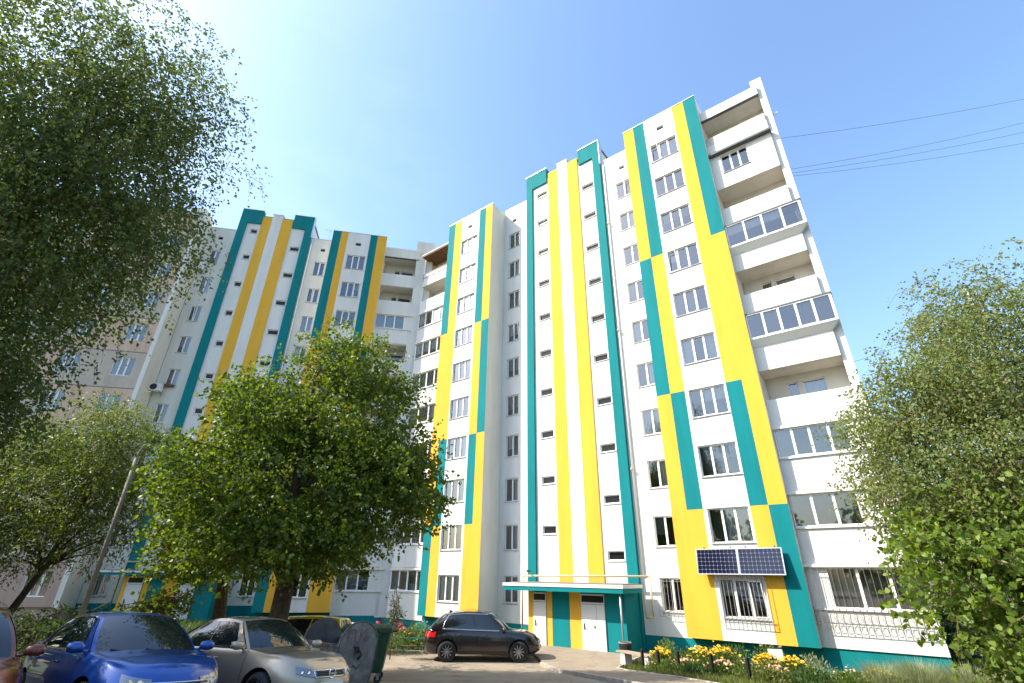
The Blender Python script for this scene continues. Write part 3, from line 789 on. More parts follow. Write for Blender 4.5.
def make_car(name, label, c, loc, head):
    """local x forward, y to the car's left; head = direction in the ground plane (radians from +x)"""
    root = thing(name, label, 'car', loc)
    f = Vector((math.cos(head), math.sin(head), 0)); e = .6
    gx = (terrain(loc[0] + e, loc[1]) - terrain(loc[0] - e, loc[1])) / (2 * e); gy = (terrain(loc[0], loc[1] + e) - terrain(loc[0], loc[1] - e)) / (2 * e)
    up = Vector((-gx, -gy, 1)).normalized(); f = (f - up * f.dot(up)).normalized(); l = up.cross(f)
    root.rotation_euler = Matrix((f, l, up)).transposed().to_euler()
    L, W, rw = c['L'], c['W'], c['rw']; pm = M[c['paint']]; B = CarBody(c)
    body = B.mesh().build('body', [pm, M['black']], root, smooth=True); fix_normals(body)
    body.data.polygons.foreach_set('use_smooth', [True] * len(body.data.polygons))
    ax = [c['xf'], c['xr']]
    cut = MB()
    for x in ax:
        for sgn in (1, -1):
            cut.lathe([(rw + .065, -.28), (rw + .065, .28)], (x, sgn * (W / 2 - .06), rw), 36, m=0, axis='y')
    co = cut.build('wheel_cut', M['black'], root); fix_normals(co)
    bm = body.modifiers.new('cut', 'BOOLEAN'); bm.operation = 'DIFFERENCE'; bm.object = co; bm.solver = 'EXACT'
    bm.material_mode = 'TRANSFER'
    bpy.context.view_layer.update(); dg = bpy.context.evaluated_depsgraph_get()
    me = bpy.data.meshes.new_from_object(body.evaluated_get(dg)); body.modifiers.clear(); body.data = me
    me.set_sharp_from_angle(angle=R(38)) if hasattr(me, 'set_sharp_from_angle') else None
    bpy.data.objects.remove(co)
    # wheels
    tm, rm = wheel_meshes(rw, c.get('ww', .215), c.get('spokes', 5), 'a')
    for x in ax:
        for sgn in (1, -1):
            w = bpy.data.objects.new('wheel', None); col.objects.link(w); w.parent = root
            w.location = (x, sgn * (W / 2 - c.get('ww', .215) / 2 - .025), rw); w.rotation_euler = (0, 0, 0 if sgn < 0 else math.pi)
            link('tyre', tm, w); link('rim', rm, w)
    # greenhouse
    zr, wr_, wb = c['zr'], c['wr'], c['wb']; xb0, xb1, xr0, xr1 = c['xb0'], c['xb1'], c['xr0'], c['xr1']
    zbf = lambda x: B.zs(x) - .035 + .0
    def base(xf_, y):  # front/rear base edges bow outwards
        return None
    def side_pt(s, t, sg=1, off=0):
        s2 = s
        xb = xb0 - .20 + (xb1 + .10 - xb0 + .20) * s2; xr = xr0 - .10 + (xr1 + .06 - xr0 + .10) * s2
        yb = wb * (1 - .07 * (2 * s - 1) ** 4) ; yr = wr_ * (1 - .09 * (2 * s - 1) ** 4)
        arch = .028 * (1 - (2 * s - 1) ** 2)
        zt = zr - .055 + arch - c.get('rdrop', 0) * max(0, s - .55) / .45
        b = .075 * math.sin(math.pi * min(1, t)) * .55
        x = xb + (xr - xb) * t; y = yb + (yr - yb) * (max(0, t) ** 1.15) + b * .6; z = zbf(xb) + (zt - zbf(xb)) * t
        n = Vector((0, 1, .35)).normalized()
        return Vector((x, (y + n.y * off) * sg, z + n.z * off))
    def end_pt(q, t, s, off=0):  # q -1..1 across
        a = side_pt(s, t); k = (1 - q * q)
        bow = (.20 if s == 0 else -.12) * (1 - .45 * t); x = a.x + bow * k; z = a.z + .05 * k * t * (1 if s == 0 else .8)
        bl = .035 * math.sin(math.pi * t)
        n = Vector((1 if s == 0 else -1, 0, .8)).normalized()
        return Vector((x + n.x * (off + bl), a.y * q, z + n.z * (off + bl)))
    cab = MB()
    for sg in (1, -1): strip(cab, lambda s, t: side_pt(s, t, sg), (0, 1), (0, 1), 22, 10)
    for s0 in (0, 1): strip(cab, lambda q, t: end_pt(q, t, s0), (-1, 1), (0, 1), 14, 10)
    def roof_pt(s, q):
        a = side_pt(s, 1); k = 1 - q * q
        bow = .20 * .55 * (1 - s) ** 6 - .12 * .55 * s ** 6
        return Vector((a.x + bow * k, a.y * q, a.z + .05 * k))
    strip(cab, roof_pt, (0, 1), (-1, 1), 22, 14)
    cab_o = cab.build('roof', pm, root, smooth=True); fix_normals(cab_o)
    cab_o.data.polygons.foreach_set('use_smooth', [True] * len(cab_o.data.polygons)); cab_o.data.set_sharp_from_angle(angle=R(40))
    g = MB(); strip(g, lambda q, t: end_pt(q, t, 0, .008), (-.93, .93), (.03, .93), 14, 10); g.build('windshield', M['carglass'], root, smooth=True)
    g = MB(); strip(g, lambda q, t: end_pt(q, t, 1, .008), (-.88, .88), (.10, .90), 14, 8); g.build('rear_window', M['carglass'], root, smooth=True)
    for sg in (1, -1):
        for (a0, a1, b0, b1) in c['side_windows']:   # (s at base, at top) front edge ; rear edge
            g = MB()
            g.grid([[side_pt((a0 + (b0 - a0) * i / 10) * (1 - t) + (a1 + (b1 - a1) * i / 10) * t, .07 + .83 * t, sg, .008) for t in [j / 8 for j in range(9)]] for i in range(11)])
            g.build('side_window', M['carglass'], root, smooth=True)
        if c.get('trim'):
            g = MB(); w0, w1 = c['side_windows'][0], c['side_windows'][-1]; tt = [i / 24 for i in range(25)]
            lo = [side_pt(w0[0] - .01 + (w1[2] - w0[0] + .02) * t, .055, sg, .015) for t in tt]
            hi = [side_pt(w0[1] - .01 + (w1[3] - w0[1] + .02) * t, .93, sg, .015) for t in tt]
            rearc = [side_pt((w1[2] + .012) * (1 - t) + (w1[3] + .012) * t, .055 + .875 * t, sg, .015) for t in [i / 6 for i in range(7)]]
            g.tube(lo, .017, 6); g.tube(hi, .017, 6); g.tube(rearc, .017, 6); g.build('window_trim', M[c['trim']], root, smooth=True)
    # door gaps, handles, cladding
    g = MB()
    for sg in (True, False):
        for x in c['gaps']:
            g.grid([[B.side(x + d, ff, sg, .003) for d in (-.006, .006)] for ff in np.linspace(.14, .985, 12)])
        g.grid([[B.side(x, ff, sg, .003) for x in np.linspace(min(c['gaps']), max(c['gaps']), 10)] for ff in (.135, .15)])
    for sgn in (1, -1):
        xx = np.linspace(c['xb0'] - .1, L / 2 - .42, 12); P = []
        for i, x in enumerate(xx):
            a = B.find(lambda t: B.pt(t, 1.0).x - x, .0001, math.pi - .0001); e = B.pt(a, 1.0); row = []
            for q in (.90 - .10 * i / 11, .915 - .10 * i / 11): row.append((e.x, sgn * e.y * q, e.z + c['crown'] * (1 - q * q) * min(1, (1 - abs(e.x) / (L / 2)) * 9) + .003))
            P.append(row)
        g.grid(P)
    g.build('panel_gap', M['black'], root)
    for sg in (True, False):
        for x in c['handles']:
            g = MB(); a = B.side(x - .1, .80, sg, .02); b = B.side(x + .1, .80, sg, .02); g.tube([a, (a + b) / 2 + Vector((0, .012 if sg else -.012, 0)), b], .016, 6)
            g.build('door_handle', pm if not c.get('hchrome') else M['chrome'], root, smooth=True)
    if c.get('clad'):
        g = MB()
        for sg in (True, False): strip(g, lambda x, ff: B.side(x, ff, sg, .006), (ax[1] + rw + .08, ax[0] - rw - .08), (.01, c['clad']), 12, 3)
        g.build('sill_cladding', M['black'], root, smooth=True)
    # lamps: patches that wrap the corners
    for left in (True, False):
        a0, a1, f0, f1, sl = c['head']
        g = MB(); strip(g, lambda a, ff: B.ang(a, f0 + (f1 - f0) * (.42 * ((a - a0) / (a1 - a0)) ** 1.5) * (1 - ff) + (f1 - f0) * ff + sl * (a - a0) / (a1 - a0) * ff, .012, left), (a0, a1), (0, 1), 12, 5)
        hl = g.build('headlight', M['lampglass'], root, smooth=True)
        g = MB()
        for k in (.3, .62):
            p = B.ang(a0 + (a1 - a0) * k, f0 + (f1 - f0) * .5, .016, left); g.lathe([(.001, .0), (.034, .002), (.042, -.02)], p, 12, axis='x')
        g.build('reflector', M['chrome'], hl)
        a0, a1, f0, f1 = c['tailp']
        g = MB(); strip(g, lambda a, ff: B.ang(a, ff, .012, left), (a0, a1), (f0, f1), 10, 4); g.build('taillight', M['redlamp'], root, smooth=True)
    y0, f0, f1 = c['grille']
    g = MB(); strip(g, lambda y, ff: B.front(y, ff, .012), (-y0, y0), (f0, f1), 10, 4); gr = g.build('grille', M['black'], root, smooth=True)
    g = MB()
    for k in range(c.get('bars', 4)):
        ff = f0 + (f1 - f0) * (k + .5) / c.get('bars', 4); pts = [B.front(y, ff, .02) for y in np.linspace(-y0 * .96, y0 * .96, 9)]; g.tube(pts, .007, 5)
    g.build('grille_bars', M[c.get('barmat', 'darkbar')], gr, smooth=True); g = MB()
    for ff in (f0, f1): g.tube([B.front(y, ff, .016) for y in np.linspace(-y0, y0, 9)], .010, 6)
    for sgn in (-1, 1): g.tube([B.front(sgn * y0, ff, .016) for ff in np.linspace(f0, f1, 4)], .010, 6)
    g.build('grille_frame', M[c.get('framemat', 'chrome')], gr, smooth=True)
    if c.get('emblem') == 'ring':
        p = B.front(0, (f0 + f1) / 2, .03); g = MB()
        g.tube([p + Vector((0, .07 * math.cos(t), .07 * math.sin(t))) for t in [i * math.pi / 10 for i in range(21)]], .013, 6)
        g.box(p.x - .012, p.x + .016, -.095, .095, p.z - .017, p.z + .017); g.build('emblem', M['chrome'], gr)
    if c.get('emblem') == 'kidney':
        g = MB()
        for sgn in (-1, 1): g.tube([B.front(sgn * (.14 + .11 * math.cos(t)), (f0 + f1) / 2 + (f1 - f0) * .45 * math.sin(t), .025) for t in [i * math.pi / 8 for i in range(17)]], .014, 6)
        g.build('kidney_frame', M['chrome'], gr)
    g = MB(); strip(g, lambda y, ff: B.front(y, ff, .008), (-W * .33, W * .33), (.10, .24), 10, 3); g.build('bumper_intake', M['black'], root, smooth=True)
    for rear in (False, True):
        p = B.front(0, .36 if not rear else .5, .02, rear); g = MB(); g.box(p.x - .008, p.x + .008, -.26, .26, p.z - .056, p.z + .056); g.build('licence_plate', M['plate'], root)
    # mirrors
    for sg in (1, -1):
        q = side_pt(.045, .06, sg); mr = MB()
        r0 = [(.001, -.11), (.06, -.10), (.085, -.03), (.085, .05), (.06, .10), (.001, .11)]
        k0 = len(mr.v); mr.lathe(r0, (0, 0, 0), 12, axis='y')
        mr.v = [(v[0] * .9 + q.x + .06, v[1] + q.y + sg * .17, v[2] * .85 + q.z + .07) for v in mr.v]
        mr.tube([(q.x + .05, q.y - sg * .02, q.z + .01), (q.x + .05, q.y + sg * .10, q.z + .03)], .025, 6)
        mo = mr.build('mirror', M[c.get('mirror', c['paint'])], root, smooth=True)
        gl = MB(); gl.box(q.x - .026, q.x - .02, q.y + sg * .09, q.y + sg * .25, q.z + .015, q.z + .125); gl.build('mirror_glass', M['chrome'], mo)
    for k in (-.3, .3):
        g = MB(); a = end_pt(k, .02, 0, .02); b = end_pt(k - .42, .10, 0, .02); g.tube([a, b], .009, 5); g.build('wiper', M['black'], root)
    if c.get('rails'):
        for sg in (1, -1):
            g = MB(); pts = [side_pt(s, 1.0, sg) + Vector((0, -.03 * sg, .022 if 0 < i < 8 else .0)) for i, s in enumerate(np.linspace(.12, .92, 9))]; g.tube(pts, .016, 6); g.build('roof_rail', M['black'], root, smooth=True)
    if c.get('fin'):
        p = roof_pt(.88, 0); g = MB(); g.hexa([(p.x - .1, -.02, p.z - .01), (p.x + .08, -.02, p.z - .01), (p.x + .08, .02, p.z - .01), (p.x - .1, .02, p.z - .01), (p.x - .1, -.008, p.z + .07), (p.x - .04, -.008, p.z + .07), (p.x - .04, .008, p.z + .07), (p.x - .1, .008, p.z + .07)]); g.build('antenna_fin', pm, root)
    if c.get('vgasket'):
        g = MB(); g.grid([[end_pt(q, t, 0, .006) for t in (-.02, .045)] for q in np.linspace(-.95, .95, 15)]); g.build('cowl', M['black'], root, smooth=True)
    return root

SEDAN = dict(L=4.46, W=1.76, rw=.31, clear=.19, n=5.2, crown=.045, xf=1.34, xr=-1.22, nose=[-.10, -.02, 0, 0, -.05, -.13, -.22], tail=[-.08, -.02, 0, .0, -.02, -.05, -.10],
             shoulder=[(-2.3, .98), (-1.7, 1.0), (-.4, .955), (.9, .93), (1.5, .87), (2.3, .73)],
             xb0=1.02, xb1=-1.52, xr0=.27, xr1=-.92, zr=1.45, wr=.575, wb=.80, rdrop=.03,
             side_windows=[(.10, .05, .475, .47), (.50, .50, .80, .86)], gaps=[.92, -.10, -1.02], handles=[.10, -.85],
             head=(.20, .64, .63, .82, .05), tailp=(math.pi - .7, math.pi - .18, .62, .88), grille=(.36, .62, .80), bars=3, emblem='ring', vgasket=True)
def car_at(front, headdeg, L):
    h = R(headdeg); d = Vector((math.cos(h), math.sin(h), 0)); p = Vector((front[0], front[1], 0)) - d * (L / 2)
    return (p.x, p.y, terrain(p.x, p.y)), h
c = dict(SEDAN); c.update(paint='silver', mirror='silver')
loc, h = car_at((-3.12, 10.2), -27.5, c['L'])
make_car('silver_sedan', 'dusty beige silver sedan with round badge on its grille, parked beside the blue car', c, loc, h)
c = dict(SEDAN); c.update(paint='blue', W=1.76, L=4.5, zr=1.47, wr=.575, head=(.20, .66, .64, .82, .06), grille=(.44, .50, .74), bars=4, emblem=None, side_windows=[(.09, .045, .49, .48), (.515, .51, .84, .90)],
                          trim='chrome', xb0=1.16, xr0=.25, xb1=-1.60, xr1=-.95, shoulder=[(-2.3, 1.02), (-1.7, 1.03), (-.4, .97), (.9, .94), (1.5, .88), (2.3, .74)], rdrop=.05)
loc, h = car_at((-4.58, 8.02), -36, c['L'])
make_car('blue_sedan', 'glossy deep blue sedan parked in tree shade facing the camera', c, loc, h)
c = dict(SEDAN); c.update(paint='maroon', W=1.74, zr=1.5)
loc, h = car_at((-5.95, 6.0), -42, c['L'])
make_car('maroon_car', 'brownish red car cut off by the picture edge, front corner showing', c, loc, h)
c = dict(L=4.89, W=1.94, rw=.375, ww=.27, clear=.27, n=5.5, crown=.05, xf=1.50, xr=-1.43, nose=[-.16, -.05, 0, 0, -.03, -.09, -.17], tail=[-.14, -.03, 0, .0, -.03, -.07, -.12], paint='blackpaint',
         shoulder=[(-2.5, 1.12), (-1.6, 1.16), (-.4, 1.12), (.9, 1.09), (1.7, 1.02), (2.5, .84)],
         xb0=1.22, xb1=-2.28, xr0=.30, xr1=-1.62, zr=1.77, wr=.64, wb=.885, rdrop=.07, spokes=10,
         side_windows=[(.10, .045, .375, .37), (.405, .40, .69, .70), (.71, .72, .83, .90)], trim='chrome', gaps=[1.0, -.12, -1.12], handles=[.12, -.9], clad=.13,
         head=(.16, .62, .64, .82, .05), tailp=(math.pi - 1.0, math.pi - .25, .68, .90), grille=(.33, .60, .84), bars=2, barmat='black', framemat='black', emblem='kidney', rails=True, fin=True)
make_car('dark_suv', 'black brown SUV parked side on before the sunlit entrance', c, (-1.1, 23.95, terrain(-1.1, 23.95)), R(1.8))
c = dict(SEDAN); c.update(L=3.9, W=1.66, paint='yellowpaint', xb0=.95, xb1=-1.75, xr0=.45, xr1=-1.55, zr=1.63, xf=1.2, xr=-1.2, shoulder=[(-2, .95), (0, .92), (.9, .9), (1.4, .85), (2, .74)], emblem=None, gaps=[.85, -.2], handles=[-.05],
                          side_windows=[(.09, .05, .5, .5), (.53, .53, .88, .88)], mirror='black')
make_car('yellow_hatchback', 'small yellow hatchback half hidden behind the rubbish containers', c, (-7.3, 19.6, terrain(-7.3, 19.6)), R(176))

# ------------------------------------------------------------------ rubbish containers, bench, lamp
M['galv'] = mat('worn_galvanised', (.27, .275, .285), .55, .55, noise=.5, nscale=5, color2=(.13, .12, .11), bump=.8, bscale=7)
M['galvdark'] = mat('dark_galvanised', (.12, .12, .125), .5, .5, noise=.4, nscale=5)
M['greenplastic'] = mat('green_plastic', (.02, .075, .026), .5, noise=.3, nscale=4)
M['tealpaint'] = mat('teal_paint_mark', (.0, .22, .22), .6)
M['redpaint'] = mat('red_paint_mark', (.17, .085, .09), .7)
bd = Vector((-.77, .63, 0)).normalized(); ba = math.atan2(bd.y, bd.x)
bz = terrain(-3.9, 13.0)
tb = thing('metal_container', 'battered galvanised rubbish container with shield shaped end plates and paint marks', 'rubbish container', (-3.32 + bd.x * .75, 12.55 + bd.y * .75, bz + .02), ba)
# local x along the container; near end plate at x=-.72
def endplate():
    pts = []
    W2 = .50
    for i in range(17):
        t = math.pi * i / 16; pts.append((W2 * math.cos(t), .98 + .46 * math.sin(t)))
    pts += [(-W2 * .96, .75), (-.40, .35), (-.30, .10), (-.24, .06), (.24, .06), (.30, .10), (.40, .35), (W2 * .96, .75)]
    return pts
for sx in (-.72, .72):
    mb = MB(); P = endplate(); a, b = sx - .02, sx + .02
    mb.poly([(a, y, z) for y, z in P]); mb.poly([(b, y, z) for y, z in P][::-1])
    for i in range(len(P)):
        j = (i + 1) % len(P); mb.quad((a, *P[i]), (b, *P[i]), (b, *P[j]), (a, *P[j]))
    o = mb.build('end_plate', M['galv'] if sx < 0 else M['galvdark'], tb); fix_normals(o)
    if sx < 0:
        mb = MB(); pts = [(a - .004, y, z) for y, z in P]; mb.tube(pts + pts[:1], .014, 6, cap=False); mb.build('rolled_rim', M['galvdark'], o, smooth=True)
        mb = MB()
        for (y0, y1, m) in ((0, 1, 0),):
            for sgn in (1,): mb.tube([(a - .01, .12, .95), (a - .07, .05, .98), (a - .07, -.05, .80), (a - .01, -.02, .72)], .03, 8); mb.lathe([(.001, -.05), (.06, -.04), (.06, .02)], (a, .02, .9), 12, axis='x')
            mb.tube([(a - .01, .10, .62), (a - .05, .02, .56), (a - .01, -.08, .60)], .018, 6)
        mb.build('lifting_hook', M['galvdark'], o, smooth=True)
        mb = MB(); X = a - .006     # the scrawl reads as two letters; the plate is seen from -x, its left is +y
        def stroke(p, q, w=.013):
            d = Vector((0, q[0] - p[0], q[1] - p[1])); n = Vector((0, -d.z, d.y)).normalized() * w
            A, Bv = Vector((X, *p)), Vector((X, *q)); mb.quad(A - n, Bv - n, Bv + n, A + n)
        for p, q in [((.30, 1.06), (.30, 1.28)), ((.30, 1.28), (.12, 1.28)), ((.12, 1.28), (.12, 1.06)), ((-.02, 1.05), (-.02, 1.29)), ((-.02, 1.17), (-.20, 1.29)), ((-.02, 1.17), (-.22, 1.04))]: stroke(p, q)
        mb.build('paint_scrawl', M['redpaint'], o)
mb = MB(); sec = [(-.44, 1.0), (-.40, .45), (-.28, .14), (.28, .14), (.40, .45), (.44, 1.0)]
mb.grid([[(x, y, z) for y, z in sec] for x in (-.70, .70)]); mb.grid([[(x, y * .95, z + .012) for y, z in sec] for x in (-.70, .70)])
for x in (-.35, 0, .35): mb.tube([(x, y * 1.02, z) for y, z in sec[:3]], .02, 6)
mb.box(-.70, .70, -.46, -.43, .97, 1.02); mb.box(-.70, .70, .43, .46, .97, 1.02)
bo = mb.build('tub', M['galv'], tb)
mb = MB()
for i in range(6):
    x = .05 + i * .035; mb.quad((x, .436, .95 - .02 * (i % 3)), (x + .028, .436, .95 - .02 * (i % 3)), (x + .028, .412, .60 + .06 * (i % 2)), (x, .412, .58 + .06 * (i % 2)))
mb.build('teal_paint_streak', M['tealpaint'], bo)
for x in (-.55, .55):
    for y in (-.26, .26):
        mb = MB(); mb.lathe([(.08, -.02), (.08, .02)], (x, y, .08), 14, axis='y'); mb.box(x - .03, x + .03, y - .03, y + .03, .09, .2, 0); mb.build('caster', M['rubber'], tb)

gz_ = terrain(-4.0, 16.0)
tg = thing('green_container', 'green plastic wheeled rubbish container behind the metal one', 'rubbish container', (-4.05, 16.15, gz_ + .0), R(8))
mb = MB()
w0, w1, d0, d1, h0, h1 = .50, .66, .38, .50, .24, 1.22
mb.hexa([(-w0, -d0, h0), (w0, -d0, h0), (w0, d0, h0), (-w0, d0, h0), (-w1, -d1, h1), (w1, -d1, h1), (w1, d1, h1), (-w1, d1, h1)])
for x in (-.35, 0, .35): mb.hexa([(x - .05, -d0 - .03, h0 + .05), (x + .05, -d0 - .03, h0 + .05), (x + .05, -d0, h0), (x - .05, -d0, h0), (x - .06, -d1 - .03, h1 - .05), (x + .06, -d1 - .03, h1 - .05), (x + .06, -d1, h1), (x - .06, -d1, h1)])
mb.build('tub', M['greenplastic'], tg, bevel=.02)
mb = MB(); mb.box(-.70, .70, -.54, -.46, 1.2, 1.32); mb.box(-.70, .70, .46, .54, 1.2, 1.32); mb.box(-.70, -.62, -.459, .459, 1.2, 1.32); mb.box(.62, .70, -.459, .459, 1.2, 1.32)
mb.build('rim', M['greenplastic'], tg, bevel=.015)
mb = MB(); mb.grid([[(x, .45 - .9 * t, 1.325 + .06 * math.sin(math.pi * t)) for t in np.linspace(0, 1, 7)] for x in (-.66, .66)]); mb.grid([[(x, .45 - .9 * t, 1.305 + .06 * math.sin(math.pi * t)) for t in np.linspace(0, 1, 7)] for x in (-.66, .66)]); mb.build('lid', M['greenplastic'], tg)
for x in (-.42, .42):
    for y in (-.30, .30):
        mb = MB(); mb.lathe([(.10, -.022), (.10, .022)], (x, y, .10), 16, axis='y'); ca = mb.build('caster', M['rubber'], tg)
        mb = MB(); mb.box(x - .035, x + .035, y - .034, y - .026, .08, .24); mb.box(x - .035, x + .035, y + .026, y + .034, .08, .24); mb.build('fork', M['steel'], ca)
for sgn in (-1, 1):
    mb = MB(); mb.lathe([(.03, -.08), (.03, .08)], (sgn * .74, 0, 1.2), 10, axis='x'); mb.build('lifting_pin', M['greenplastic'], tg)

# bench by the entrance
bx, by = 4.95, 21.75; bzz = terrain(bx, by) + .1
bn = thing('bench', 'low bench with plank seat on two grey concrete blocks by the entrance', 'bench', (bx, by, bzz), R(-58))
for x in (-.62, .62):
    mb = MB(); mb.hexa([(x - .16, -.2, 0), (x + .16, -.2, 0), (x + .16, .2, 0), (x - .16, .2, 0), (x - .12, -.19, .40), (x + .12, -.19, .40), (x + .12, .19, .40), (x - .12, .19, .40)]); mb.build('leg', M['concrete'], bn, bevel=.02)
mb = MB()
for y in (-.15, 0, .15): mb.box(-.95, .95, y - .065, y + .065, .403, .45)
mb.build('seat', M['bench'], bn)
ub = thing('rubbish_bin', 'dark round litter bin standing behind the bench', 'litter bin', (4.72, 22.75, terrain(4.7, 22.7) + .1))
mb = MB(); mb.lathe([(.16, 0), (.19, .05), (.24, .62), (.26, .62), (.26, .70), (.22, .70), (.20, .1)], (0, 0, 0), 20); mb.build('bucket', M['concretepost'], ub, smooth=False)
mb = MB(); mb.lathe([(.255, .0), (.262, .08), (.262, .2), (.255, .24)], (0, 0, .45), 20); mb.build('dark_band', M['black'], ub)

# street lamp
ly = 17.0; lx = -13.15
lt = thing('street_lamp', 'grey concrete street lamp pole with small curved arm', 'street lamp', (lx, ly, terrain(lx, ly) - .05))
mb = MB(); mb.tube([(0, 0, 0), (0, 0, 6.4)], [.085, .058], 10); mb.build('pole', M['concretepost'], lt, smooth=True)
mb = MB(); mb.tube([(0, 0, 6.2), (.0, 0, 6.6), (.14, -.02, 6.85), (.42, -.05, 6.95)], .02, 8); mb.build('arm', M['concretepost'], lt, smooth=True)
mb = MB(); mb.lathe([(.001, -.24), (.07, -.2), (.09, -.05), (.08, .12), (.001, .16)], (.56, -.07, 6.96), 12, axis='x')
mb.v = [(v[0], v[1], 6.96 + (v[2] - 6.96) * .55) for v in mb.v]
mb.build('lamp_head', M['concretepost'], lt, smooth=True)
# ------------------------------------------------------------------ trees and plants
def leaf_mesh(name, P, N, size, m, aspect=.62, seed=0, droop=0.0, oval=False):
    """P: n x 3 leaf positions, N: n x 3 growing directions; one folded rhombus per leaf"""
    rg = np.random.default_rng(seed); n = len(P)
    d = N / (np.linalg.norm(N, axis=1, keepdims=True) + 1e-9)
    d = d + rg.normal(0, .55, (n, 3)); d[:, 2] -= droop; d /= np.linalg.norm(d, axis=1, keepdims=True)
    r = rg.normal(0, 1, (n, 3)); r[:, 2] *= .6; s = np.cross(d, r); s /= (np.linalg.norm(s, axis=1, keepdims=True) + 1e-9)
    up = np.cross(s, d)
    L = size * rg.uniform(.65, 1.3, (n, 1)); W = L * aspect
    v = np.empty((n, 4, 3)); v[:, 0] = P; v[:, 1] = P + d * L * .45 + s * W * .5 + up * L * .1; v[:, 2] = P + d * L; v[:, 3] = P + d * L * .45 - s * W * .5 + up * L * .1
    k = 4
    if oval:      # broad pointed leaf of six corners, bent along the midrib
        k = 6; v = np.empty((n, 6, 3)); bend = up * L * rg.uniform(-.12, .2, (n, 1))
        v[:, 0] = P; v[:, 1] = P + d * L * .22 + s * W * .46 + bend * .6; v[:, 2] = P + d * L * .6 + s * W * .38 + bend; v[:, 3] = P + d * L; v[:, 4] = P + d * L * .6 - s * W * .38 + bend; v[:, 5] = P + d * L * .22 - s * W * .46 + bend * .6
    me = bpy.data.meshes.new(name)
    me.vertices.add(n * k); me.vertices.foreach_set('co', v.reshape(-1).astype(np.float32))
    me.loops.add(n * k); me.loops.foreach_set('vertex_index', np.arange(n * k, dtype=np.int32))
    me.polygons.add(n); me.polygons.foreach_set('loop_start', np.arange(0, n * k, k, dtype=np.int32)); me.polygons.foreach_set('loop_total', np.full(n, k, np.int32))
    me.materials.append(m); me.update(calc_edges=True); return me

def crown_points(blobs, n_clusters, per, csize, rg, shell=.55, droop=0, gap=.0, out=1.28):
    """clusters spread through a union of ellipsoids, thinner inside; drooping ones hang in strings"""
    vol = np.array([b[1][0] * b[1][1] * b[1][2] for b in blobs]) ** (2 / 3); vol /= vol.sum()
    C = []; 
    k = rg.choice(len(blobs), n_clusters, p=vol)
    u = rg.normal(0, 1, (n_clusters, 3)); u /= np.linalg.norm(u, axis=1, keepdims=True)
    rad = (shell + (1.08 - shell) * rg.random(n_clusters) ** .7) * np.where(rg.random(n_clusters) < .12, rg.uniform(1.0, out, n_clusters), 1)
    ph = rg.uniform(0, 6.28, (len(blobs), 4))[k]
    rad = rad * (1 + .17 * np.sin(3.3 * u[:, 0] + ph[:, 0]) * np.sin(3.0 * u[:, 2] + ph[:, 1]) + .13 * np.sin(6.5 * u[:, 0] + ph[:, 2]) * np.sin(7 * u[:, 2] + 3 * u[:, 1] + ph[:, 3]))
    c = np.array([b[0] for b in blobs])[k]; r = np.array([b[1] for b in blobs])[k]
    ctr = c + u * r * rad[:, None]
    if gap: 
        f = np.sin(ctr[:, 0] * 1.9 + 1) * np.sin(ctr[:, 1] * 1.7) + np.sin(ctr[:, 2] * 2.1 + ctr[:, 0]) ; ctr = ctr[f > -gap]; u = u[f > -gap]
    # every clump is a spray of a few twigs that carry the leaves
    m = len(ctr); nt_ = max(2, per // 9); q = per // nt_
    org = ctr[:, None] + rg.normal(0, 1, (m, nt_, 3)) * csize * .55
    td = u[:, None] * .75 + rg.normal(0, .62, (m, nt_, 3)); td[..., 2] *= .6; td /= np.linalg.norm(td, axis=2, keepdims=True)
    ln = csize * rg.uniform(1.6, 3.4, (m, nt_, 1)) * (1 + .5 * droop)
    sag = (.25 + .0 * ln) + droop * rg.uniform(.6, 1.5, (m, nt_, 1))
    tt = np.sort(rg.random((m, nt_, q)) ** .85, axis=2)[..., None]
    def along(t):
        p = org[:, :, None] + td[:, :, None] * (ln[:, :, None] * t) * (1 - .45 * min(1, droop) * t)
        p[..., 2] -= (ln[:, :, None] * sag[:, :, None] * t ** 2 * (.5 + .35 * droop))[..., 0]; return p
    P = along(tt) + rg.normal(0, .13 * csize, (m, nt_, q, 3))
    N = np.broadcast_to(td[:, :, None] * .8, P.shape) + rg.normal(0, .5, P.shape)
    tw = np.stack([along(np.full((m, nt_, 1, 1), v))[:, :, 0] for v in (0, .5, 1)], 2)
    return ctr, P.reshape(-1, 3), N.reshape(-1, 3), tw.reshape(-1, 3, 3)

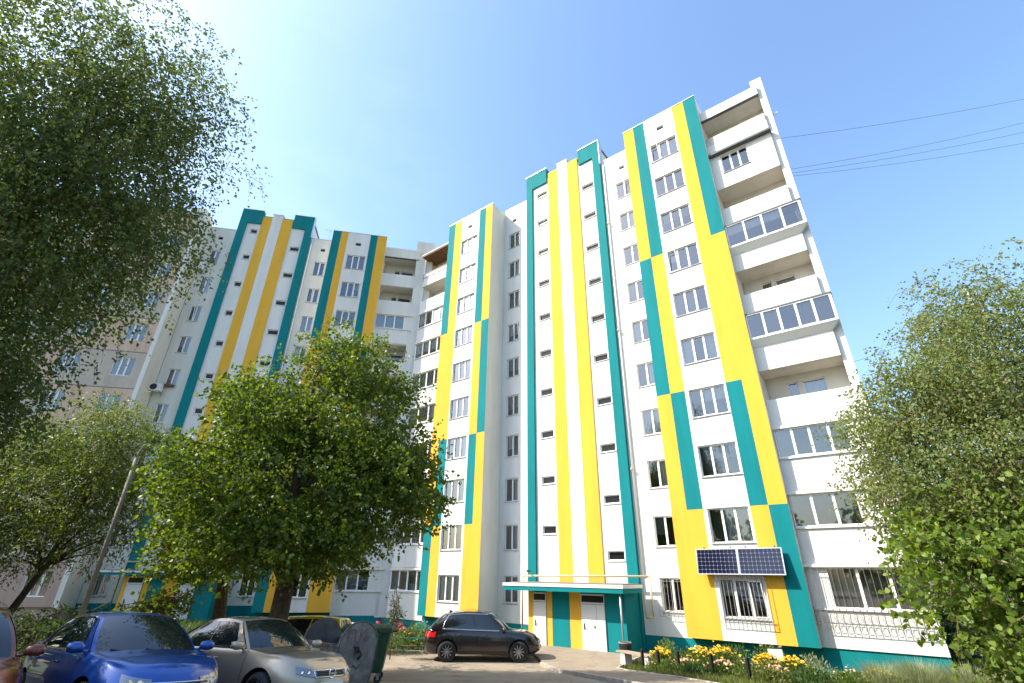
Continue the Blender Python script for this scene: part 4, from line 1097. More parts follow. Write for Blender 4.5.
def tree(name, label, loc, trunk, r0, blobs, ncl, per, csize, lsize, leafm, barkm, seed, shell=.55, droop=0, limbs=26, aspect=.62, group=None, gap=0, extra=None, cat='tree', zmin=None, jmin=1, oval=False, out=1.28, lift=0):
    blobs = [((b[0][0], b[0][1], b[0][2] + lift), b[1]) for b in blobs]; trunk = [trunk[0]] + [(a_, b_, c_ + lift) for a_, b_, c_ in trunk[1:]]
    rg = np.random.default_rng(seed); rr = random.Random(seed)
    t = thing(name, label, cat, loc, 0, group)
    pts = [Vector(p) for p in trunk]; n = len(pts)
    rad = [r0 * (1 - .80 * (i / (n - 1))) * (1.25 if i == 0 else 1) for i in range(n)]
    mb = MB(); mb.tube(pts, rad, 10)
    mb.build('trunk', M[barkm], t, smooth=True)
    ctr, P, N, tw = crown_points(blobs, ncl, per, csize, rg, shell, droop, gap, out)
    if zmin is not None:
        k = P[:, 2] > zmin; P = P[k]; N = N[k]
    br = MB()
    pick = rr.sample(range(len(ctr)), min(limbs, len(ctr)))
    for i in pick:
        q = Vector(ctr[i]); cand = [(abs(p.z - (q.z - (q.xy - p.xy).length * .55)), j) for j, p in enumerate(pts) if j >= jmin]
        j = min(cand)[1]; p = pts[j]
        if (q - p).length < .3: continue
        mid = p.lerp(q, .5) + Vector((rr.uniform(-.2, .2), rr.uniform(-.2, .2), .10 * (q - p).length))
        rb = min(rad[j] * .55, .035 + .018 * (q - p).length); br.tube([p, p.lerp(mid, .5) + Vector((0, 0, .04 * (q - p).length)), mid, q], [rb, rb * .8, rb * .5, rb * .15], 6, cap=False)
    # finer twigs between neighbouring clumps
    for i in range(min(len(ctr), limbs * 5)):
        a = Vector(ctr[rr.randrange(len(ctr))]); k = pick[rr.randrange(len(pick))]; b = Vector(ctr[k])
        if (a - b).length < max(1.6, csize * 4): br.tube([b, a.lerp(b, .5) + Vector((0, 0, .08)), a], [.018, .012, .005], 4, cap=False)
    for i in rr.sample(range(len(tw)), min(len(tw), 1100)): br.tube([tuple(p) for p in tw[i]], [.009, .006, .003], 3, cap=False)
    if br.f: br.build('branches', M[barkm if barkm != 'birchbark' else 'twig'], t, smooth=True)
    o = bpy.data.objects.new('crown', leaf_mesh('crown', P, N, lsize, M[leafm], aspect, seed,   .25 + (.5 if droop else 0), oval)); col.objects.link(o); o.parent = t
    return t

M['leaf_lime'] = leaf_mat('lime_leaf', (.05, .085, .014), (.13, .18, .028), .38)
# tall birch at the near left
bx_, by_ = -13.25, 9.2
tree('birch_tree', 'tall drooping birch in shade with its dark crown filling the upper left corner', (bx_, by_, terrain(bx_, by_)), [(-.2, 0, 0), (-.1, 0, 3), (.1, .1, 6), (.35, .1, 9), (.5, .2, 12), (.6, .1, 15)], .27,
     [((-1.0, 0, 8.3), (3.5, 3.2, 2.4)), ((.2, .4, 10.6), (4.0, 3.4, 2.6)), ((.4, .1, 13.4), (4.0, 3.2, 2.6)), ((-.2, 0, 16.0), (3.6, 3, 2.3)), ((2.0, -.1, 9.2), (2.0, 2.2, 2.0)), ((2.4, .4, 12.0), (2.1, 2.2, 2.2)), ((.6, -.1, 6.6), (2.4, 2.2, 1.6)), ((-.9, .4, 6.0), (2.6, 2.2, 1.7)), ((1.0, .2, 5.5), (1.7, 1.6, 1.3)), ((3.0, .3, 14.4), (1.6, 1.6, 1.5)), ((-1.5, .6, 4.6), (1.8, 1.6, 1.2))],
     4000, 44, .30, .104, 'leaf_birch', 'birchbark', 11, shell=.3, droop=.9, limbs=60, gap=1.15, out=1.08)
# the maple in the middle
mx_, my_ = -6.8, 16.3
tree('maple_tree', 'broad dark green maple with thick trunk standing behind the silver sedan', (mx_, my_, terrain(mx_, my_)), [(-.02, 0, -.1), (.0, 0, .6), (.02, 0, 2.2), (-.1, 0, 3.2), (-.25, 0, 4.8), (-.3, .1, 6.5), (-.4, .1, 8.6)], .33,
     [((-.5, 0.47, 5.2), (3.0, 3.50, 1.7)), ((1.9, 0.35, 4.7), (1.9, 2.50, 1.2)), ((-2.7, 0.35, 4.9), (1.4, 2.12, 1.2)), ((.7, 0.35, 7.5), (2.0, 2.75, 1.3)), ((-1.6, 0.47, 7.0), (1.6, 2.38, 1.2)), ((.9, 0.35, 9.1), (1.2, 1.75, .9)), ((-.6, 0.35, 8.6), (1.0, 1.38, .8)), ((-2.6, 0.35, 7.9), (.7, 1.00, .7)), ((.2, 0.35, 9.9), (.6, 0.75, .6)),
      ((2.5, 0.59, 6.2), (1.1, 1.75, 1.1)), ((1.0, -0.37, 3.5), (1.5, 2.00, .7)), ((-2.3, 0.71, 3.5), (.9, 1.50, .7)), ((-3.4, 0.35, 6.3), (.7, 1.25, .8)), ((2.2, 0.35, 8.0), (.7, 1.12, .6)), ((3.3, 0.35, 5.0), (.7, 1.12, .8)), ((.1, -1.21, 3.5), (1.6, 1.38, .6)), ((-1.2, -0.73, 3.5), (1.2, 1.25, .6))],
     2200, 50, .29, .110, 'leaf_maple', 'bark', 12, shell=.4, limbs=46, aspect=.78, gap=.72, jmin=2, oval=True, out=1.2)
bpy.data.objects['maple_tree'].scale = (1.03, 1.03, 1.05)
tx, ty = -9.6, 18.3
tree('young_maple', 'slimmer maple with pale trunk left of the broad maple, yellowish outer leaves', (tx, ty, terrain(tx, ty)), [(.06, 0, -.1), (.02, 0, 1.5), (-.25, 0, 3.4), (-.3, 0, 5), (-.3, 0, 7)], .25,
     [((-.2, 0, 5.0), (2.2, 2.0, 1.7)), ((-.8, -.3, 4.2), (1.4, 1.5, 1.2)), ((.3, 0, 6.8), (1.7, 1.6, 1.4)), ((-1.0, -.8, 3.2), (.9, .9, .5))],
     380, 45, .28, .12, 'leaf_young', 'bark', 13, shell=.5, limbs=22, aspect=.8, gap=1.2)
# slender tree before the pink block
sx, sy = -16.9, 18.6
tree('leaning_tree', 'slender leaning tree with feathery light green leaves before the pinkish block', (sx, sy, terrain(sx, sy)), [(-.5, 0, -.1), (0, 0, 1.4), (.55, .05, 2.9), (.9, .05, 4.4), (1.3, .1, 6.2), (1.5, .1, 7.4)], .15,
     [((1.2, 0, 5.3), (2.3, 2.0, 1.5)), ((-.2, .2, 6.2), (2.0, 1.8, 1.6)), ((2.2, 0, 6.6), (1.5, 1.4, 1.2)), ((.8, 0, 7.5), (2.0, 1.8, 1.1)), ((2.0, -.2, 4.3), (1.2, 1.2, .8)), ((-1.6, 0, 5.0), (1.4, 1.4, 1.2)), ((-.8, -.2, 3.6), (1.3, 1.3, .7)), ((-2.0, .2, 6.8), (1.6, 1.6, 1.3)), ((.6, .2, 8.3), (1.4, 1.4, .8))],
     1700, 36, .30, .11, 'leaf_lime', 'bark', 14, shell=.4, limbs=34, aspect=.42, droop=.3, gap=1.1)
# right side
rx, ry = 13.0, 11.8
tree('silver_birch', 'sunlit olive green birch rising beside the right end of the block', (rx, ry, terrain(rx, ry)), [(0, 0, -.1), (.05, 0, 2.5), (.2, 0, 5), (.25, .1, 7.5), (.3, .1, 10.2)], .17,
     [((.2, 0, 6.0), (3.0, 2.6, 1.8)), ((-1.9, 0, 5.5), (1.8, 1.8, 1.6)), ((.5, 0, 8.2), (2.4, 2.2, 1.7)), ((.6, 0, 9.8), (1.4, 1.4, 1.1)), ((2.4, 0, 7.0), (2.0, 2, 2.0)), ((-2.4, -.2, 6.6), (1.1, 1.2, 1.0)), ((-.6, 0, 3.9), (2.2, 2.2, 1.2)), ((2.2, .4, 4.2), (2.0, 2.0, 1.4)), ((-1.0, .1, 8.1), (1.3, 1.2, 1.1)), ((-3.2, 0, 5.2), (1.2, 1.3, 1.3)), ((-2.6, -.3, 3.9), (1.4, 1.4, 1.1)), ((-3.0, 0, 6.4), (.9, 1.0, .9))],
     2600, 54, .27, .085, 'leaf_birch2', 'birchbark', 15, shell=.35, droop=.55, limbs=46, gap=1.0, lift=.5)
hx, hy = 10.2, 11.0
tree('hazel_bush', 'large bright green broad leaved bush at the lower right edge', (hx, hy, terrain(hx, hy)), [(0, 0, -.1), (.0, 0, .9), (-.1, 0, 1.8), (-.2, 0, 2.9), (-.1, 0, 3.9)], .07,
     [((.1, 0, 2.5), (1.9, 1.6, 1.3)), ((-.9, -.2, 2.7), (1.2, 1.1, .8)), ((.6, 0, 3.6), (1.4, 1.3, .9)), ((1.0, -.3, 1.4), (1.4, 1.2, 1.0)), ((-.5, 0, 3.5), (.9, .9, .7)), ((1.8, 0, 2.8), (1.4, 1.4, 1.4)), ((.2, -.4, .9), (.9, .8, .7))],
     720, 24, .24, .115, 'leaf_hazel', 'twig', 16, shell=.45, limbs=40, aspect=.85, cat='bush', gap=1.2, oval=True, lift=.48)
for i, (x, y, h, w) in enumerate([(14.5, 13.6, 2.9, 1.9), (17.5, 15.5, 3.4, 2.4), (16.2, 20.5, 3.2, 2.2), (20.5, 19.5, 4.4, 3.0)]):
    lab = ['shady green bush behind the hazel bush, close to the end wall', 'wide shady bush behind the sunlit birch', 'bush growing past the far corner of the end wall', 'tallest of the shady bushes behind the sunlit birch'][i]
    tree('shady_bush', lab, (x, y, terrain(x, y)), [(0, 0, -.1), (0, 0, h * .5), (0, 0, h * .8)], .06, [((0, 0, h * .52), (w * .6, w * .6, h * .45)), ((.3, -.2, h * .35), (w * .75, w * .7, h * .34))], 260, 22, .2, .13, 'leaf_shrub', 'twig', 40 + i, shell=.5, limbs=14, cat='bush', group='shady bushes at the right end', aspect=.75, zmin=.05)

# shrubs in front of the left part of the houses
shr = [(-16.5, 20.5, 1.9, 2.0, 'dense dark green shrub left of the street lamp'), (-13.6, 19.6, 1.5, 1.7, 'dark shrub directly behind the street lamp pole'), (-19.3, 21.8, 1.7, 1.6, 'dark shrub under the leaning tree'), (-12.0, 15.4, 1.05, 1.1, 'pale flowering shrub behind the blue sedan'),
       (-22.3, 23.0, 1.7, 1.8, 'broad shrub at the foot of the pinkish block'), (-15.0, 16.6, 1.5, 1.6, 'leafy shrub between the maroon car and the street lamp'), (-9.2, 26.6, 1.0, 1.2, 'low shrub behind the slimmer maple trunk')]
for i, (x, y, h, w, lab) in enumerate(shr):
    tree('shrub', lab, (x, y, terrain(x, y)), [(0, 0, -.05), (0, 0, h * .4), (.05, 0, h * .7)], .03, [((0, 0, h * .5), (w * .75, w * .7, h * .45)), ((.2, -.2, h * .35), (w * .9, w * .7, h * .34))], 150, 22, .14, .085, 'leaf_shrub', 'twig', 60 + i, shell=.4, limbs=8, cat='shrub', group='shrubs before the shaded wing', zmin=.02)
tree('sapling', 'bright yellow green sapling before the shaded entrance doors', (-11.3, 17.6, terrain(-11.3, 17.6)), [(0, 0, -.05), (0, 0, .9), (.05, 0, 1.6), (.1, 0, 2.1)], .03,
     [((0, 0, 1.75), (.75, .6, .35)), ((.5, 0, 1.95), (.55, .5, .25)), ((-.5, 0, 1.5), (.5, .5, .25))], 70, 18, .13, .16, 'leaf_young', 'twig', 70, shell=.3, limbs=14, aspect=.4, cat='sapling', droop=.25)
tree('rose_stem', 'tall thin pinkish flowering stem behind the green container', (-4.9, 23.6, terrain(-4.9, 23.6)), [(0, 0, -.05), (0, 0, 1.0), (.05, 0, 2.0), (0, 0, 2.6)], .02,
     [((0, 0, 2.0), (.3, .3, .7)), ((.1, 0, 1.2), (.35, .3, .4))], 46, 14, .10, .07, 'leaf_shrub', 'twig', 71, shell=.2, limbs=14, cat='plant')

def flower_clump(name, label, x, y, h, w, n, leafm, lsize, petal, nf, fs, seed, group, aspect=.4, fh=1.0, cat='flowers'):
    rg = np.random.default_rng(seed); z0 = terrain(x, y)
    t = thing(name, label, cat, (x, y, z0), 0, group)
    P = np.stack([rg.normal(0, w * .42, n), rg.normal(0, w * .34, n), rg.random(n) ** .8 * h * .85], 1); P[:, 2] *= 1 - .5 * np.clip((P[:, 0] / w) ** 2 + (P[:, 1] / w) ** 2, 0, 1)
    N = np.stack([P[:, 0] * .6 / w, P[:, 1] * .6 / w, np.full(n, .8)], 1)
    o = bpy.data.objects.new('leaves', leaf_mesh('leaves', P, N, lsize, M[leafm], aspect, seed)); col.objects.link(o); o.parent = t
    st = MB(); fl = MB()
    for i in range(nf):
        a, b = rg.normal(0, w * .38), rg.normal(0, w * .3); zz = h * fh * (1 - .35 * min(1, (a * a + b * b) / (w * w))) * rg.uniform(.88, 1.08)
        st.tube([(a * .6, b * .6, 0), (a, b, zz)], .004, 3, cap=False)
        k = 7; c = Vector((a, b, zz)); tl = Vector((rg.normal(0, .35), rg.normal(0, .35) - .3, 1)).normalized(); u = tl.orthogonal().normalized(); v = tl.cross(u)
        for j in range(k):
            an = 2 * math.pi * j / k; d = u * math.cos(an) + v * math.sin(an); s = -u * math.sin(an) + v * math.cos(an)
            fl.quad(c, c + d * fs * .6 + s * fs * .28, c + d * fs - tl * fs * .2, c + d * fs * .6 - s * fs * .28)
    if nf: st.build('stems', M['twig'] if False else M[leafm], t); fl.build('flowers', M[petal], t)
    return t
# flower bed in front of the sunlit bay, between the kerb path and the wall
fb = [(5.55, 20.55, .8, .5, 'small yellow coneflower clump nearest the bench'), (6.75, 19.9, .85, .6, 'yellow coneflower clump under the left side of the barred window'), (7.35, 19.35, .9, .7, 'fullest yellow coneflower clump in the flower bed'),
      (8.55, 18.75, .8, .6, 'yellow coneflower clump beside the small white board'), (9.15, 18.35, .8, .65, 'yellow coneflower clump right of the small white board'), (11.0, 17.2, .62, .5, 'small yellow coneflower clump among the silvery grass tufts')]
for i, (x, y, h, w, lab) in enumerate(fb):
    flower_clump('coneflower_clump', lab, x, y, h, w, 800, 'leaf_flowerbed', .12, 'petal_yellow', 64, .052, 100 + i, 'yellow coneflowers in the bed')
pk = [(7.0, 18.75, .55, .7, 'pale pink flowers in front of the fullest coneflowers'), (6.2, 19.55, .5, .5, 'pale pink flowers between the first two black posts'), (8.3, 17.9, .55, .7, 'pale pink flowers at the front of the bed near the picture bottom')]
for i, (x, y, h, w, lab) in enumerate(pk):
    flower_clump('pink_flower_clump', lab, x, y, h, w, 650, 'leaf_flowerbed', .10, 'petal_pink', 60, .045, 120 + i, 'pale pink flowers in the bed')
lf = [(6.0, 21.3, 1.25, .6, 'bright green bushy plant behind the bench end'), (8.0, 20.0, 1.15, .9, 'tall leafy plant in the middle of the bed before the teal base'), (9.0, 19.5, 1.2, .8, 'tall rusty tipped plant before the teal base'), (9.8, 18.3, 1.05, .7, 'feathery grey green plant right of the coneflowers'), (10.5, 17.6, .6, .6, 'dark leafy plant with a few red flowers')]
for i, (x, y, h, w, lab) in enumerate(lf):
    flower_clump('leafy_plant', lab, x, y, h, w, 700, ['leaf_hazel', 'leaf_flowerbed', 'leaf_flowerbed', 'blade', 'leaf_shrub'][i], .10, ['petal_pink', 'petal_yellow', 'petal_pink', 'petal_pink', 'petal_red'][i], [0, 3, 10, 0, 6][i], .04, 130 + i, 'tall leafy plants in the bed', cat='plant', aspect=.35)
ex = [(5.6, 19.9, .5, .5, 'small green plant between the second and third black posts'), (6.1, 18.95, .55, .55, 'green plant just behind the third black post'), (6.7, 18.9, .7, .6, 'green plant between the coneflowers and the fourth black post'), (7.6, 18.2, .6, .6, 'low green plant right of the fourth black post'),
      (8.3, 18.3, .75, .6, 'green plant in front of the small white board'), (9.3, 17.6, .7, .7, 'low green plant below the right coneflowers'), (10.2, 17.2, .7, .8, 'spreading plant before the feathery grey green plant'), (7.4, 20.3, 1.0, .8, 'dark leafy plant against the teal base under the barred window'), (6.6, 20.9, .9, .7, 'leafy plant by the teal base left of the barred window'), (5.2, 20.2, .4, .4, 'little green plant at the foot of the first posts'),
      (7.9, 17.4, .6, .7, 'bushy green plant at the picture bottom right of the fifth post'), (8.9, 16.9, .7, .8, 'broad green plant at the picture bottom below the coneflowers'), (9.9, 16.5, .7, .8, 'green plant at the picture bottom left of the grass tufts'), (11.0, 16.6, .65, .8, 'green plant at the picture bottom before the small coneflower clump'), (6.0, 18.5, .5, .5, 'low green plant by the fourth black post')]
for i, (x, y, h, w, lab) in enumerate(ex):
    flower_clump('bed_plant', lab, x, y, h, w, 600, ['leaf_flowerbed', 'lawn', 'leaf_shrub'][i % 3], .11, ['petal_pink', 'petal_yellow', 'petal_red'][i % 3], [8, 5, 0][i % 3], .035, 230 + i, 'green plants filling the bed', cat='plant', aspect=[.3, .45, .38][i % 3])
gt = [(11.4, 17.3, .72), (12.1, 16.9, .8), (11.7, 16.4, .85), (12.9, 16.5, .75), (10.8, 16.7, .75), (12.6, 15.8, .85), (13.6, 16.1, .68)]
gl_ = ['silvery grass tuft furthest left in front of the white balcony wall', 'tallest silvery grass tuft in front of the teal base', 'silvery grass tuft just right of the last coneflowers', 'silvery grass tuft below the right half of the balcony grille', 'low silvery tuft left of the last coneflowers', 'silvery grass tuft at the front near the picture bottom', 'silvery grass tuft nearest the end wall']
for i, (x, y, h) in enumerate(gt):
    rg = np.random.default_rng(150 + i); n = 750
    t = thing('grass_tuft', gl_[i], 'ornamental grass', (x, y, terrain(x, y)), 0, 'silvery grass tufts in the bed')
    mb = MB()
    for j in range(n):
        a = rg.uniform(0, 6.28); r = rg.random() * .5; sp_ = rg.uniform(.05, .6); hh = h * rg.uniform(.6, 1.25); d = Vector((math.cos(a), math.sin(a), 0)); s = Vector((-d.y, d.x, 0)) * .0065
        p0 = d * r; p1 = p0 + d * sp_ * .35 + Vector((0, 0, hh * .65)); p2 = p0 + d * sp_ + Vector((0, 0, hh))
        mb.quad(p0 - s, p0 + s, p1 + s, p1 - s); mb.poly([p1 - s, p1 + s, p2])
    mb.build('blades', M['blade'], t)
# beds before the shaded wing and bay: red and pink flowers
rd = [(-10.9, 25.6, 'pink flowers at the foot of the shaded teal porch'), (-9.9, 26.6, 'red flowers between the two maple trunks'), (-5.9, 24.9, 'red and pink flowers behind the metal container'), (-5.0, 24.9, 'deep red flowers beside the thin flowering stem'), (-7.4, 25.6, 'pale flowers behind the yellow hatchback')]
for i, (x, y, lab) in enumerate(rd):
    flower_clump('red_flower_clump', lab, x, y, 1.15, .7, 330, 'leaf_flowerbed', .11, 'petal_red' if i != 4 else 'petal_pink', 26, .07, 170 + i, 'flowers before the shaded houses')
gb = [(-4.3, 26.3, 1.3, .8), (-3.5, 26.6, 1.0, .8), (-2.6, 26.4, 1.4, .8), (-3.0, 25.9, .8, .7), (-4.9, 26.3, .9, .7), (-1.7, 26.5, .9, .8)]
gbl = ['tall leafy plant behind the low teal fence nearest the green container', 'leafy plant behind the middle of the low teal fence', 'tallest leafy plant just behind the SUV tailgate', 'low leafy plant at the fence beside the SUV bumper', 'low leafy plant behind the fence left end', 'leafy plant hidden behind the SUV window']
for i, (x, y, h, w) in enumerate(gb):
    flower_clump('bed_plant', gbl[i], x, y, h, w, 620, 'leaf_flowerbed', .13, 'petal_pink', 8, .05, 190 + i, 'plants behind the low teal fence', cat='plant', aspect=.45)
# low teal fence behind the SUV
a, b = Vector((-6.2, 25.75, 0)), Vector((-1.2, 25.35, 0))
fn = thing('low_fence', 'low teal pipe fence round the bed behind the SUV', 'fence', (a.x, a.y, terrain(a.x, a.y)))
L_ = (b - a); mb = MB(); mb.tube([(0, 0, .55), (L_.x, L_.y, .55)], .022, 6); mb.build('top_rail', M['teal'], fn)
mb = MB(); mb.tube([(0, 0, .25), (L_.x, L_.y, .25)], .018, 6); mb.build('lower_rail', M['redpaint'], fn)
for i in range(5):
    q = L_ * (i / 4); mb = MB(); mb.tube([(q.x, q.y, -.1), (q.x, q.y, .62)], .025, 6); mb.build('post', M['teal'], fn)
# short black posts along the flower bed
pp = [(4.95, 20.95), (5.3, 20.1), (5.75, 19.25), (6.55, 18.35), (7.35, 17.5)]
pl = ['first short black post, next to the bench', 'second short black post from the bench', 'third short black post from the bench', 'fourth short black post from the bench', 'fifth short black post, at the picture bottom']
for i, (x, y) in enumerate(pp):
    t = thing('bed_post', pl[i], 'post', (x, y, terrain(x, y)), .3, 'black posts along the flower bed')
    mb = MB(); mb.box(-.045, .045, -.045, .045, -.1, .72); mb.build('shaft', M['black'], t, bevel=.008)
    mb = MB(); mb.hexa([(-.045, -.045, .722), (.045, -.045, .722), (.045, .045, .722), (-.045, .045, .722), (-.02, -.02, .75), (.02, -.02, .75), (.02, .02, .75), (-.02, .02, .75)]); mb.build('cap', M['black'], t)
bb = thing('white_board', 'small white board standing among the yellow coneflowers', 'board', (8.95, 18.95, terrain(8.95, 18.95)), -.4)
mb = MB(); mb.box(-.22, .22, -.015, .015, .55, .95); mb.build('panel', M['whitesill'], bb, bevel=.004)
mb = MB(); mb.box(-.02, .02, .016, .05, -.05, .8); mb.build('stake', M['bench'], bb)

# ------------------------------------------------------------------ ground, road, paths
def asphalt(name, c1, c2):
    m = bpy.data.materials.new(name); m.use_nodes = True; nt = m.node_tree; b = nt.nodes['Principled BSDF']; L = nt.links.new
    tc = nt.nodes.new('ShaderNodeTexCoord'); b.inputs['Roughness'].default_value = .9; b.inputs['Specular IOR Level'].default_value = .25
    n1 = nt.nodes.new('ShaderNodeTexNoise'); n1.inputs['Scale'].default_value = .7; n1.inputs['Detail'].default_value = 9; n1.inputs['Roughness'].default_value = .7
    n2 = nt.nodes.new('ShaderNodeTexNoise'); n2.inputs['Scale'].default_value = 90; n2.inputs['Detail'].default_value = 3
    vo = nt.nodes.new('ShaderNodeTexVoronoi'); vo.feature = 'DISTANCE_TO_EDGE'; vo.inputs['Scale'].default_value = .45
    ns = nt.nodes.new('ShaderNodeTexNoise'); ns.inputs['Scale'].default_value = 1.6; ns.inputs['Detail'].default_value = 5
    L(tc.outputs['Object'], ns.inputs['Vector']); vm = nt.nodes.new('ShaderNodeVectorMath'); vm.operation = 'MULTIPLY_ADD'; vm.inputs[1].default_value = (1.2, 1.2, 0)
    L(ns.outputs['Color'], vm.inputs[0]); L(tc.outputs['Object'], vm.inputs[2]); L(vm.outputs[0], vo.inputs['Vector'])
    for n in (n1, n2): L(tc.outputs['Object'], n.inputs['Vector'])
    r = nt.nodes.new('ShaderNodeValToRGB'); r.color_ramp.elements[0].position = .35; r.color_ramp.elements[1].position = .68
    r.color_ramp.elements[0].color = (*c2, 1); r.color_ramp.elements[1].color = (*c1, 1); L(n1.outputs['Fac'], r.inputs['Fac'])
    mx = nt.nodes.new('ShaderNodeMixRGB'); mx.blend_type = 'MULTIPLY'; mx.inputs['Fac'].default_value = .5; L(r.outputs['Color'], mx.inputs['Color1'])
    r2 = nt.nodes.new('ShaderNodeValToRGB'); r2.color_ramp.elements[0].position = .3; r2.color_ramp.elements[0].color = (.45, .45, .45, 1); r2.color_ramp.elements[1].position = .62; L(n2.outputs['Fac'], r2.inputs['Fac']); L(r2.outputs['Color'], mx.inputs['Color2'])
    cr = nt.nodes.new('ShaderNodeValToRGB'); cr.color_ramp.elements[0].color = (.45, .43, .4, 1); cr.color_ramp.elements[1].position = .012; L(vo.outputs['Distance'], cr.inputs['Fac'])
    m2 = nt.nodes.new('ShaderNodeMixRGB'); m2.blend_type = 'MULTIPLY'; m2.inputs['Fac'].default_value = .8; L(mx.outputs['Color'], m2.inputs['Color1']); L(cr.outputs['Color'], m2.inputs['Color2'])
    L(m2.outputs['Color'], b.inputs['Base Color'])
    bp = nt.nodes.new('ShaderNodeBump'); bp.inputs['Strength'].default_value = .5; bp.inputs['Distance'].default_value = .012; L(n2.outputs['Fac'], bp.inputs['Height']); L(bp.outputs['Normal'], b.inputs['Normal'])
    return m
M['asphalt'] = asphalt('asphalt', (.37, .31, .23), (.23, .195, .15))
M['pavement'] = asphalt('pavement_screed', (.34, .28, .205), (.25, .205, .155))
M['kerb'] = mat('kerb_stone', (.40, .36, .30), .9, noise=.4, nscale=6, bump=.4, bscale=40)
M['soil'] = mat('soil_and_moss', (.085, .075, .04), .95, noise=.5, nscale=2.2, color2=(.05, .075, .02), bump=.6, bscale=12)

def sheet(name, m, fx, fy, off, kind='structure', uv=None):
    mb = MB(); mb.grid([[(x, y, terrain(x, y) + off) for x in fx] for y in fy]); o = mb.build(name, m, smooth=True)
    return struct(o, kind)
gx_ = [-900, -300, -120, -60] + [-40 + i * 1.0 for i in range(81)] + [60, 120, 300, 900]
gy_ = [-900, -300, -100, -40] + [-20 + i * 1.0 for i in range(71)] + [80, 150, 400, 1200]
sheet('ground', M['soil'], gx_, gy_, -.03)
def region(name, m, outline, off, thick=0, step=.5):
    """flat region following the terrain: clipped grid from a polygon outline"""
    bm = bmesh.new(); vs = [bm.verts.new((x, y, 0)) for x, y in outline]; bm.faces.new(vs)
    x0, x1 = min(p[0] for p in outline), max(p[0] for p in outline); y0, y1 = min(p[1] for p in outline), max(p[1] for p in outline)
    for k in range(1, int((x1 - x0) / step) + 1): bmesh.ops.bisect_plane(bm, geom=bm.verts[:] + bm.edges[:] + bm.faces[:], plane_co=(x0 + k * step, 0, 0), plane_no=(1, 0, 0))
    for k in range(1, int((y1 - y0) / step) + 1): bmesh.ops.bisect_plane(bm, geom=bm.verts[:] + bm.edges[:] + bm.faces[:], plane_co=(0, y0 + k * step, 0), plane_no=(0, 1, 0))
    for v in bm.verts: v.co.z = terrain(v.co.x, v.co.y) + off
    if thick:
        r = bmesh.ops.extrude_face_region(bm, geom=bm.faces[:]); 
        for g in r['geom']:
            if isinstance(g, bmesh.types.BMVert): g.co.z += thick
    bmesh.ops.recalc_face_normals(bm, faces=bm.faces)
    me = bpy.data.meshes.new(name); bm.to_mesh(me); bm.free(); me.materials.append(m)
    o = bpy.data.objects.new(name, me); col.objects.link(o); return struct(o)
# forecourt asphalt
kerbline = [(-16, 25.3), (-9, 25.6), (-5.0, 25.25), (-1.6, 25.1), (1.1, 25.0), (1.32, 22.9), (1.55, 21.9), (1.95, 20.4), (2.5, 18.6), (3.1, 16.6), (4.2, 13), (6.5, 7), (10, 0), (14, -8)]
region('road', M['asphalt'], [(-45, 14), (-30, 16), (-16, 16.2)] + [(-10.5, 17.2), (-9.2, 23.6)] + kerbline[2:] + [(14, -30), (-45, -30)], .0, step=1.0)
# pavement by the entrance running out to the right
inner = [(9.5, 6), (7.0, 12), (5.5, 16.6), (4.75, 19.2), (4.15, 21.6)]
region('pavement', M['pavement'], [(1.14, 25.0), (1.36, 22.9), (1.59, 21.9), (1.99, 20.4), (2.54, 18.6), (3.14, 16.6), (4.24, 13), (6.54, 7)] + inner + [(6.3, 25.8), (3.5, 28.6), (-.6, 30.5), (-1.2, 27.2)], -.06, thick=.15)
def kerb(name, pts, h=.13, w=.14):
    mb = MB(); n = 0
    for (x0, y0), (x1, y1) in zip(pts[:-1], pts[1:]):
        d = Vector((x1 - x0, y1 - y0)); k = max(1, round(d.length / 1.0)); dn = Vector((d.y, -d.x)).normalized() * w / 2
        for i in range(k):
            a = Vector((x0, y0)) + d * (i / k + .006 / d.length); b = Vector((x0, y0)) + d * ((i + 1) / k - .006 / d.length); j = rnd.uniform(-.012, .012)
            za, zb_ = terrain(*a) + j, terrain(*b) + j
            mb.hexa([(a.x - dn.x, a.y - dn.y, za - .15), (b.x - dn.x, b.y - dn.y, zb_ - .15), (b.x + dn.x, b.y + dn.y, zb_ - .15), (a.x + dn.x, a.y + dn.y, za - .15),
                     (a.x - dn.x, a.y - dn.y, za + h), (b.x - dn.x, b.y - dn.y, zb_ + h), (b.x + dn.x, b.y + dn.y, zb_ + h), (a.x + dn.x, a.y + dn.y, za + h)])
    o = mb.build(name, M['kerb'], bevel=.012); return struct(o)
kerb('kerb', kerbline[1:5]); kerb('kerb', [(1.32, 22.6)] + kerbline[6:12], h=.12)
kerb('kerb', [(6.3, 25.6), (4.12, 21.65), (4.75, 19.2), (5.5, 16.6), (7.0, 12), (9.5, 6)], h=.115, w=.1)
